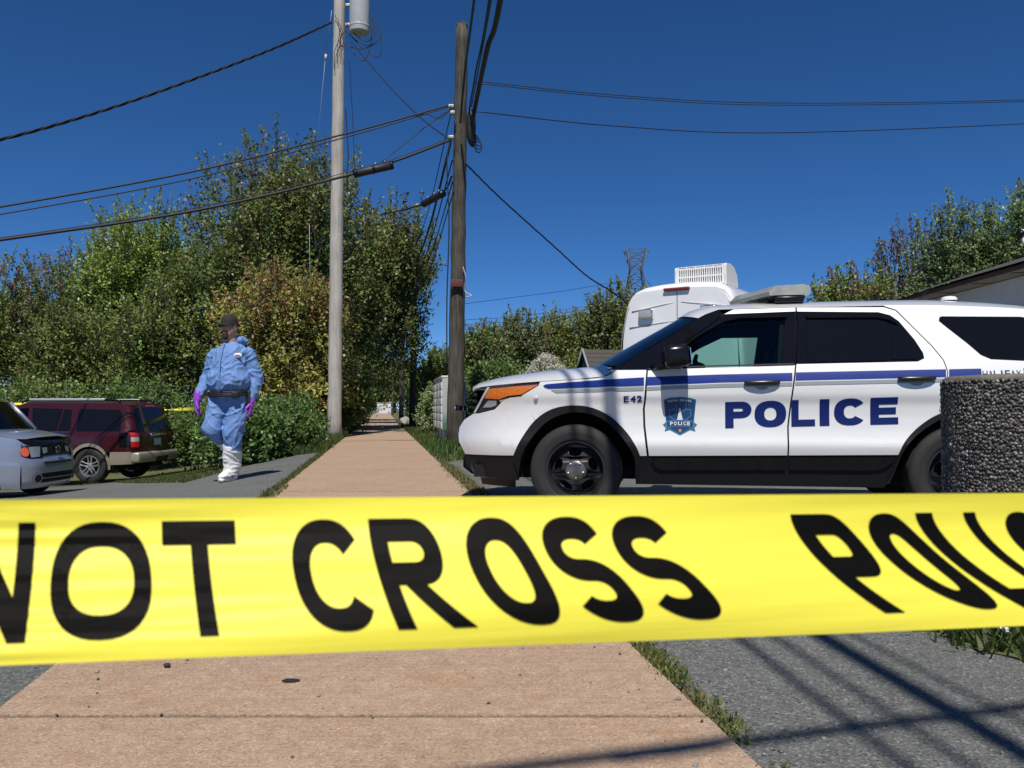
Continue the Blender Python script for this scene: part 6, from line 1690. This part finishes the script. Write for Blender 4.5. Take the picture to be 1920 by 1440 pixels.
MB().box((2.9, 0, .42), (5.6, 1.6, .16)).build('underbody', M_dark, van)
# ------------------------------------------------------------------ buildings, mailboxes, tower and small things
M_siding = mat('white_siding', (.66, .66, .65), .6, var=(3, (.56, .56, .54), .5))
M_soffit = mat('weathered_soffit', (.42, .36, .28), .8, var=(4, (.32, .27, .21), .6))
M_roofb = mat('rusty_roof_edge', (.11, .055, .035), .8, var=(8, (.05, .035, .03), .6))
M_shingle = mat('dark_shingles', (.055, .050, .046), .9, var=(20, (.085, .075, .065), .6), bump=(40, .5, .02))
hb = empty('white_building', (9.05, 8.0, -.04))
tag(hb, 'white sided building with dark rusty roof edge at the right', 'building')
MB().box((4.0, 5.45, 1.6), (7.94, 10.9, 3.2)).build('core', M_siding, hb)
for k in range(15):                                        # lap boards on the side that faces the camera, each its own piece
    z = .12 + .205 * k
    MB().prism([(0, 0), (.026, 0), (.010, .215), (0, .215)], 0, 11.0, 'Y', M=Matrix.Translation((0, 0, z)) @ Matrix.Scale(-1, 4, (1, 0, 0))).build('lap_board', M_siding, hb)
MB().box((-.02, 5.5, 3.235), (.75, 11.3, .03)).build('soffit', M_soffit, hb)
for k in range(9): MB().box((-.02, .3 + 1.3 * k, 3.214), (.72, .012, .012)).build('soffit_joint', M_roofb, hb)
MB().box((-.41, 5.5, 3.27), (.035, 11.4, .08)).build('fascia', M_roofb, hb)
V = [(-.46, -.25, 3.29), (-.46, 11.3, 3.29), (4.0, 11.3, 4.7), (4.0, -.25, 4.7), (8.5, 11.3, 3.29), (8.5, -.25, 3.29)]
rf_ = MB(); rf_.add(V, [(0, 1, 2, 3), (3, 2, 4, 5)]); rf_.add([(a, b, c + .05) for a, b, c in V], [(0, 1, 2, 3), (3, 2, 4, 5)]); rf_.build('roof', M_shingle, hb)
MB().add([(0.02, 10.9, 3.2), (7.9, 10.9, 3.2), (4.0, 10.9, 4.65)], [(0, 1, 2)]).add([(0.02, 0, 3.2), (7.9, 0, 3.2), (4.0, 0, 4.65)], [(0, 1, 2)]).build('gable', M_siding, hb)
for yy in (4.6, 7.6):
    w = empty('window', (-.03, yy, 2.1), 0, hb)
    MB().box((-.01, 0, 0), (.03, 1.0, 1.0)).build('pane', M_gloss, w)
    for a, b, c, d in ((0, .53, .08, 1.14), (0, -.53, .08, 1.14)): MB().box((-.02, b, 0), (.06, c, d), bev=.008).build('frame', M_siding, w)
    for z in (.53, -.53, 0): MB().box((-.022, 0, z), (.055, 1.0, .08 if z else .05), bev=.008).build('frame', M_siding, w)
# lamp on a mast at the right edge
lm = empty('security_lamp', (8.66, 13.6, 3.3))
tag(lm, 'small white security lamp on an arm at the right edge', 'lamp')
q0 = at(1913, 441, 13.6) - lm.location
MB().tube([(.25, 0, 0), (.25, 0, q0.z - .06)], .025, 8).tube([(.25, 0, q0.z - .06), tuple(q0)], .02, 8).build('arm', M_galv, lm)
MB().tube([q0 + Vector((-.04, -.06, .03)), q0 + Vector((.05, .02, .0))], [.055, .045], 12).build('lamp_head', M_black, lm)
MB().tube([q0 + Vector((.0, -.02, .04)), q0 + Vector((.04, .0, .075))], .03, 10).build('bracket', M_siding, lm)
MB().lathe([(0, .0), (.14, .02), (.15, .05), (.13, .07), (0, .05)], 20, M=Matrix.Translation(q0 + Vector((.16, .02, -.10))) @ Matrix.Rotation(R(70), 4, 'X')).build('dish', M_siding, lm)

# small house whose dark roof shows over the bonnet
ha = at(1093, 655, 27.0)
hs_ = empty('small_house', (ha.x, ha.y, 0), R(12))
tag(hs_, 'small house with dark shingle roof and blue-grey gable beyond the bonnet', 'house')
zt = ha.z
MB().prism([(-1.05, 0), (1.05, 0), (1.05, zt - 1.05), (0, zt - .08), (-1.05, zt - 1.05)], .1, 5.5, 'X').build('wall', mat('blue_grey_siding', (.20, .24, .28), .7), hs_)
for s in (1, -1):
    sl = MB(); n_ = 9
    for k in range(n_):
        a0, a1 = k / n_, (k + 1) / n_
        p = lambda t, d: (s * (1.3 * t), zt - 1.30 * t + d)
        (y0, z0), (y1, z1) = p(a0, .0), p(a1, .025)
        sl.add([(0, y0, z0), (5.7, y0, z0), (5.7, y1, z1), (0, y1, z1), (0, y1, z1 - .05), (5.7, y1, z1 - .05)], [(0, 1, 2, 3), (3, 2, 5, 4)])
    sl.build('roof_slope', M_shingle, hs_)
    MB().tube([(-.02, 0, zt + .02), (-.02, s * 1.32, zt - 1.28)], .035, 6).build('barge_board', mat('pale_barge', (.28, .32, .33), .6), hs_)
MB().box((.08, 0, zt - 1.0), (.04, .5, .32)).build('gable_vent', M_siding, hs_)

# row of community mailboxes beyond the dark pole, their ends towards the viewer
M_mail = mat('mailbox_grey', (.46, .48, .47), .45)
M_door = mat('mailbox_door', (.60, .61, .59), .4)
def print_mat():
    m = bpy.data.materials.new('leafy_print'); m.use_nodes = True
    nt = m.node_tree; N = nt.nodes.new; Lk = nt.links.new; b = nt.nodes['Principled BSDF']; b.inputs['Roughness'].default_value = .45
    tc = N('ShaderNodeTexCoord'); mp = N('ShaderNodeMapping'); mp.inputs['Rotation'].default_value = (0, R(35), 0); Lk(tc.outputs['Object'], mp.inputs[0])
    wv = N('ShaderNodeTexWave'); wv.inputs['Scale'].default_value = 9; wv.inputs['Distortion'].default_value = 3; Lk(mp.outputs[0], wv.inputs['Vector'])
    sp = N('ShaderNodeSeparateXYZ'); Lk(tc.outputs['Object'], sp.inputs[0])
    mr = N('ShaderNodeMapRange'); mr.inputs['From Min'].default_value = .45; mr.inputs['From Max'].default_value = .75; Lk(sp.outputs['Z'], mr.inputs['Value'])
    rp = N('ShaderNodeValToRGB'); rp.color_ramp.elements[0].color = (.02, .10, .06, 1); rp.color_ramp.elements[1].color = (.16, .28, .20, 1); Lk(wv.outputs['Fac'], rp.inputs[0])
    mx = N('ShaderNodeMix'); mx.data_type = 'RGBA'; Lk(mr.outputs[0], mx.inputs['Factor']); Lk(rp.outputs[0], mx.inputs['A']); mx.inputs['B'].default_value = (.36, .40, .36, 1)
    Lk(mx.outputs['Result'], b.inputs['Base Color']); return m
M_printg = print_mat()
mb0 = at(829, 820, 20.6)
dirp = Vector((-.1515, 1, 0)).normalized(); rotz = math.atan2(dirp.y, dirp.x) - math.pi / 2
def mailbox(k):
    o = Vector((mb0.x, mb0.y, 0)) + dirp * (1.10 * k)
    r = empty('mailbox_unit', (o.x, o.y, 0), rotz)
    tag(r, ['nearest mailbox unit with green leafy end panel behind the dark pole', 'middle one of the three grey mailbox units', 'farthest of the three grey mailbox units'][k], 'mailbox', 'community mailboxes')
    MB().box((.27, .52, .93), (.54, 1.02, 1.26), bev=.012).build('cabinet', M_mail, r)
    MB().box((.27, .52, 1.585), (.58, 1.06, .05), bev=.012).build('cap', mat('weathered_cap', (.40, .30, .20), .6) if k else M_door, r)
    for dx in (.10, .44): MB().box((dx, .52, .15), (.08, .8, .34)).build('pedestal', M_mail, r)
    for c in range(4):
        for w in range(6):
            MB().box((-.012, .15 + .247 * c, .42 + .19 * w), (.03, .225, .168), bev=.008).build('mail_door', M_door, r)
    if k == 0:
        MB().box((.27, -.004, .93), (.52, .012, 1.24), bev=.003).build('end_panel', M_printg, r)
        MB().lathe([(0, .004), (.06, .004), (.075, 0)], 12, 'Y', M=Matrix.Translation((.19, -.012, 1.20)) @ Matrix.Rotation(math.pi, 4, 'Z')).build('printed_flower', mat('red_flower_print', (.42, .05, .06), .5), r)
        MB().lathe([(0, .004), (.022, .004), (.03, 0)], 10, 'Y', M=Matrix.Translation((.20, -.018, 1.19)) @ Matrix.Rotation(math.pi, 4, 'Z')).build('printed_flower', M_offwhite, r)
for k in range(3): mailbox(k)
o = MB().tube([(0, 0, 0), (0, 0, 1.42)], .035, 10).build('metal_post', M_galv, None, tuple(Vector((at(870, 760, 19.6).x, 19.6, 0))))
tag(o, 'thin grey metal post just right of the dark pole', 'post')

# lattice tower beyond the trees
tw = at(1192, 470, 150); twr = empty('lattice_tower', (tw.x, 150, 0))
tag(twr, 'steel lattice transmission tower rising behind the olive trees', 'tower')
zt = tw.z; lv = [(0, 3.6), (10, 2.6), (18, 1.9), (zt - 6.5, 1.5), (zt - 3.2, .95), (zt, 1.75)]
cor = ((1, 1), (-1, 1), (-1, -1), (1, -1))
M_steel = mat('grey_lattice_steel', (.12, .125, .13), .6, .4)
for cx, cy in cor: MB().tube([(cx * w, cy * w, z) for z, w in lv], .11, 5).build('leg', M_steel, twr)
br_ = MB()
for i in range(len(lv) - 1):
    (z0, w0), (z1, w1) = lv[i], lv[i + 1]
    n_ = 3 if z1 - z0 > 5 else 2
    for s_ in range(n_):
        za, zb = z0 + (z1 - z0) * s_ / n_, z0 + (z1 - z0) * (s_ + 1) / n_; wa, wb = w0 + (w1 - w0) * s_ / n_, w0 + (w1 - w0) * (s_ + 1) / n_
        for k in range(4):
            (ax, ay), (bx_, by) = cor[k], cor[(k + 1) % 4]
            br_.tube([(ax * wa, ay * wa, za), (bx_ * wb, by * wb, zb)], .05, 4).tube([(bx_ * wa, by * wa, za), (ax * wb, ay * wb, zb)], .05, 4).tube([(ax * wb, ay * wb, zb), (bx_ * wb, by * wb, zb)], .05, 4)
br_.build('bracing', M_steel, twr)
for s in (1, -1):
    MB().tube([(s * 1.4, 0, zt - 6.0), (s * 4.2, 0, zt - 7.4)], .09, 5).tube([(s * 1.4, 0, zt - 7.6), (s * 4.2, 0, zt - 7.4)], .07, 5).tube([(s * 1.0, 0, zt), (s * 2.4, 0, zt - .1)], .08, 5).tube([(s * 1.2, 0, zt - 4.2), (s * 2.9, 0, zt - 6.6)], .05, 4).build('cross_arm', M_steel, twr)

# white sign-painted cabin closing the far end of the path
ce = at(720, 775, 132); cab_ = empty('site_cabin', (ce.x, 132, 0), R(6))
tag(cab_, 'small white cabin with orange sun print at the far end of the path', 'cabin')
MB().box((0, .7, .85), (2.15, 1.4, 1.62), bev=.02).build('shell', mat('cabin_white', (.66, .69, .72), .5), cab_)
MB().box((.0, .7, 1.70), (2.3, 1.55, .08)).build('roof', mat('cabin_roof', (.45, .50, .55), .6), cab_)
MB().prism([(-.45 + .45 * (1 - math.cos(t)), 1.15 + .28 * math.sin(t)) for t in np.linspace(0, math.pi, 14)], -.012, -.004, 'Y').build('sun_print', mat('orange_print', (.72, .28, .10), .6), cab_)
for z, w in ((.80, .9), (.58, .65)): MB().box((-.35 + (w - .9) / 2, -.008, z), (w, .008, .05)).build('print_line', mat('blue_print', (.10, .22, .38), .6), cab_)
MB().box((1.09, .55, .85), (.03, .7, 1.45)).build('door', mat('blue_door', (.12, .20, .36), .5), cab_)
for k, (a, b, t) in enumerate(((560, 700, 650), (690, 790, 660), (640, 740, 700))):
    T('woodland_tree', a, b, t, 150 + 8 * k, 7000, .38, MG + DG[:2], ['far woodland tree left of the white cabin', 'far woodland tree right of the white cabin', 'far woodland tree right behind the white cabin'][k], 95 + k, trunk_r=.3, z0=.02, group='far trees at the path end')

# boulder beside the far pole, post with a white board, second line of tape
b_ = ground_hit(762, 797)
bm = bmesh.new(); bmesh.ops.create_icosphere(bm, subdivisions=3, radius=1)
for v in bm.verts: v.co = Vector((v.co.x * .42, v.co.y * .35, v.co.z * .30)) * (1 + .22 * mnoise.noise(v.co * 1.7))
me = bpy.data.meshes.new('boulder'); bm.to_mesh(me); bm.free()
tag(link('boulder', me, mat('pale_rock', (.38, .36, .31), .9, var=(6, (.25, .24, .20), .5)), None, (b_.x, b_.y, .12)), 'pale boulder on the grass beside the nearest far pole', 'boulder')
pb = ground_hit(327, 868)
Yp = 20.8; pz = at(327, 862, Yp)
pr = empty('board_post', tuple(pz)); tag(pr, 'grey metal post with a white board behind the maroon car', 'post')
MB().box((0, 0, .55), (.05, .05, 1.35), bev=.006).build('post', M_galv, pr)
MB().box((-.10, -.04, .62), (.11, .02, .44), bev=.004).build('board', M_siding, pr)
rt_ = empty('barrier_tape', tuple(at(160, 760, 20.0)))
tag(rt_, 'thin yellow barrier tape strung behind the parked cars and the person', 'barrier tape')
P = spline([at(-120, 752, 22), at(0, 757, 22), at(100, 757, 22), at(200, 763, 21.8), at(292, 768, 21.2), at(327, 768, 20.75), at(372, 766, 20.0), at(470, 764, 19.0), at(560, 764, 18.5)], 10)
V, F = [], []
for i, p in enumerate(P):
    tw_ = math.sin(i * .16 + .4) * 1.2; w = .035
    d = Vector((0, math.sin(tw_), math.cos(tw_))) * w
    V += [p + d - rt_.location, p - d - rt_.location]
    if i: F.append((2 * i - 2, 2 * i - 1, 2 * i + 1, 2 * i))
link('band', np_mesh('band', V, F, True), M_tape, rt_)
